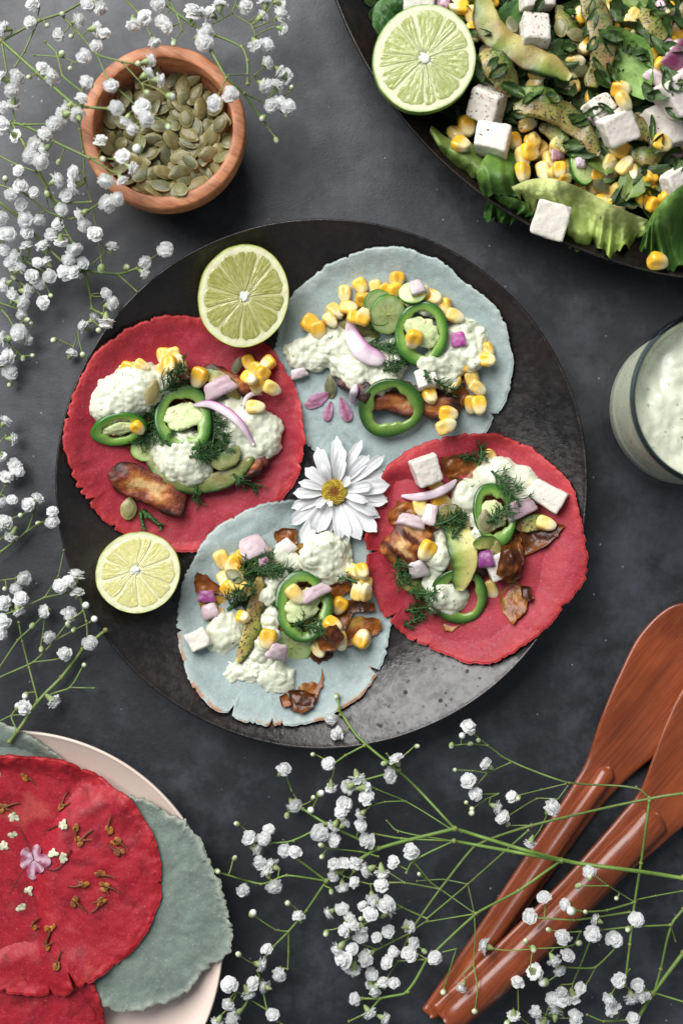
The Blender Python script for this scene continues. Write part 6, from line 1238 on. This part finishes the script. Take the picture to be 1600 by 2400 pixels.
spray("bushy baby's breath cluster on the dark table below the plate", z_mid, [
    L_(G_, W2, (1690, 555), (1568, 575), (1360, 600), (640, 770), (300, 890), (80, 1160), (-110, 1430)), L_(E_, W3, (1390, 1160), (1170, 1120), (1080, 1120), (960, 1130)), L_(G_, W3, (620, 800), (250, 1130), (0, 1340)), L_(E_, W3, (1306, 1340), (1150, 1270), (1090, 1230)), L_(E_, W3, (1200, 1430), (1100, 1480), (1000, 1530), (890, 1560)), L_(E_, W4, (1310, 1350), (1180, 1440)), L_(E_, W4, (1170, 1120), (1060, 1050), (980, 1020)), L_(E_, W4, (1200, 1430), (1130, 1600), (1050, 1720)), L_(E_, W4, (1150, 1270), (1000, 1340), (880, 1390)), L_(E_, W4, (1000, 1530), (880, 1480), (780, 1300)), L_(G_, W4, (250, 1130), (100, 1100), (-60, 1110)), L_(G_, W4, (250, 1130), (290, 1310)), L_(G_, W4, (-30, 1080), (110, 1180), (280, 1300)), L_(E_, W4, (960, 1130), (850, 1100), (760, 1060))],
    F_(E_, [(740, 1010), (800, 1010), (740, 1070), (870, 1010), (945, 1040), (790, 1140), (870, 1120), (1030, 1050), (1030, 1140), (970, 1210), (1060, 1250), (1060, 1300), (715, 1300), (790, 1280), (920, 1270), (965, 1320), (830, 1350), (810, 1410), (910, 1400), (900, 1450), (1000, 1460), (770, 1520), (850, 1530), (800, 1590), (855, 1640), (920, 1590), (1070, 1610), (1105, 1540), (1075, 1420), (1190, 1390), (1220, 1490), (1200, 1560), (1360, 1575), (970, 1680), (960, 1740), (1040, 1740), (1105, 1730), (990, 1770), (1000, 1240), (850, 1390), (950, 1560)]), F_(E_, [(1290, 1540), (690, 1430), (1260, 1070), (905, 1340)]), 6, fs=1.02)
def z_rt(px, py): return .014 + .012 * float(ss(1180, 1300, px)) + .003 * math.sin(px * .03)
spray("thin baby's breath sprig with round buds between plate and servers", z_rt, [
    L_(G_, W3, (1360, 600), (1280, 535), (870, 510), (510, 385), (370, 280), (290, 210)), L_(G_, W4, (370, 280), (270, 270), (155, 280)), L_(G_, W4, (510, 385), (370, 450), (300, 530)), L_(G_, W4, (370, 450), (280, 435), (170, 430)), L_(G_, W4, (850, 515), (560, 585)), L_(G_, W4, (860, 530), (800, 610), (740, 660)), L_(G_, W4, (800, 610), (670, 605), (500, 710)), L_(G_, W4, (740, 690), (690, 800), (640, 860)), L_(G_, W4, (640, 770), (510, 770)), L_(G_, W4, (440, 575), (360, 610), (275, 670)), L_(G_, W4, (440, 575), (330, 580))],
    F_(G_, [(250, 175), (370, 400), (255, 500), (300, 580), (420, 655), (525, 600), (460, 720), (760, 665), (635, 870)]), F_(G_, [(150, 280), (170, 430), (240, 630), (275, 670), (272, 695), (490, 710), (495, 765), (560, 600), (265, 270), (315, 250)]), 7, whites=F_(G_, [(215, 220)]))
def z_rb(px, py): return .012 + .022 * math.exp(-((px - 1330) ** 2 + (py - 2150) ** 2) / (2 * 130 ** 2)) + .022 * math.exp(-((px - 1510) ** 2 + (py - 1900) ** 2) / (2 * 130 ** 2)) + .003 * math.sin(py * .02 + px * .03)
spray("baby's breath spray with thick stalk beside the overlapping server handle", z_rb, [
    L_(G_, W2, (1360, 620), (1310, 1000), (1270, 1240), (1240, 1500), (1210, 1750)), L_(G_, W1 * 1.2, (1690, 1390), (1568, 1550), (1380, 1800), (1270, 1986), (1220, 2080)), L_(G_, W2, (1640, 1210), (1568, 1280), (1490, 1380), (1430, 1650), (1390, 1790)), L_(G_, W3, (1490, 1380), (1270, 1390), (1060, 1410)), L_(G_, W4, (1270, 1240), (1110, 1140), (990, 1050)), L_(G_, W4, (1110, 1140), (930, 1140)), L_(G_, W3, (1270, 1240), (1100, 1290), (970, 1300), (880, 1280)), L_(G_, W3, (1240, 1300), (1050, 1330), (900, 1350), (660, 1335)), L_(G_, W4, (930, 1420), (850, 1425), (750, 1410)), L_(G_, W3, (1190, 1480), (1030, 1640), (840, 1640)), L_(G_, W4, (1030, 1640), (990, 1720), (950, 1770)), L_(G_, W4, (940, 1420), (890, 1510), (650, 1525)), L_(G_, W4, (1000, 1470), (950, 1600), (890, 1740)), L_(G_, W4, (1240, 1650), (1170, 1730)), L_(G_, W3, (1600, 1860), (1340, 1780)), L_(G_, W3, (1240, 1960), (1080, 1970), (980, 1930)), L_(G_, W4, (1568, 1170), (1400, 1200), (1280, 1225)), L_(G_, W4, (560, 1940), (640, 2000)), L_(G_, W4, (700, 1915), (790, 1950), (900, 1950)), L_(G_, W4, (1490, 1380), (1520, 1480))],
    F_(G_, [(990, 1050), (850, 1255), (630, 1330), (715, 1210), (1040, 1350), (1015, 1430), (835, 1445), (365, 1510), (1145, 1470), (865, 1560), (775, 1590), (805, 1650), (650, 1665), (555, 1735), (820, 1780), (770, 1830), (890, 1810), (940, 1770), (530, 1930), (665, 1910), (785, 1920), (900, 1945), (1170, 1715), (1290, 1750), (1250, 1820), (1320, 1810), (1115, 1830), (1140, 1900), (710, 1980), (1260, 1960), (830, 1840), (1280, 1345)]), F_(G_, [(995, 1090), (925, 1140), (745, 1410), (605, 1480), (650, 1525), (1230, 1405), (1160, 1215), (970, 1300), (930, 1490), (490, 1980)]), 8, whites=F_(G_, [(885, 1295), (715, 1730)]), tint=(.14, .22, .045))
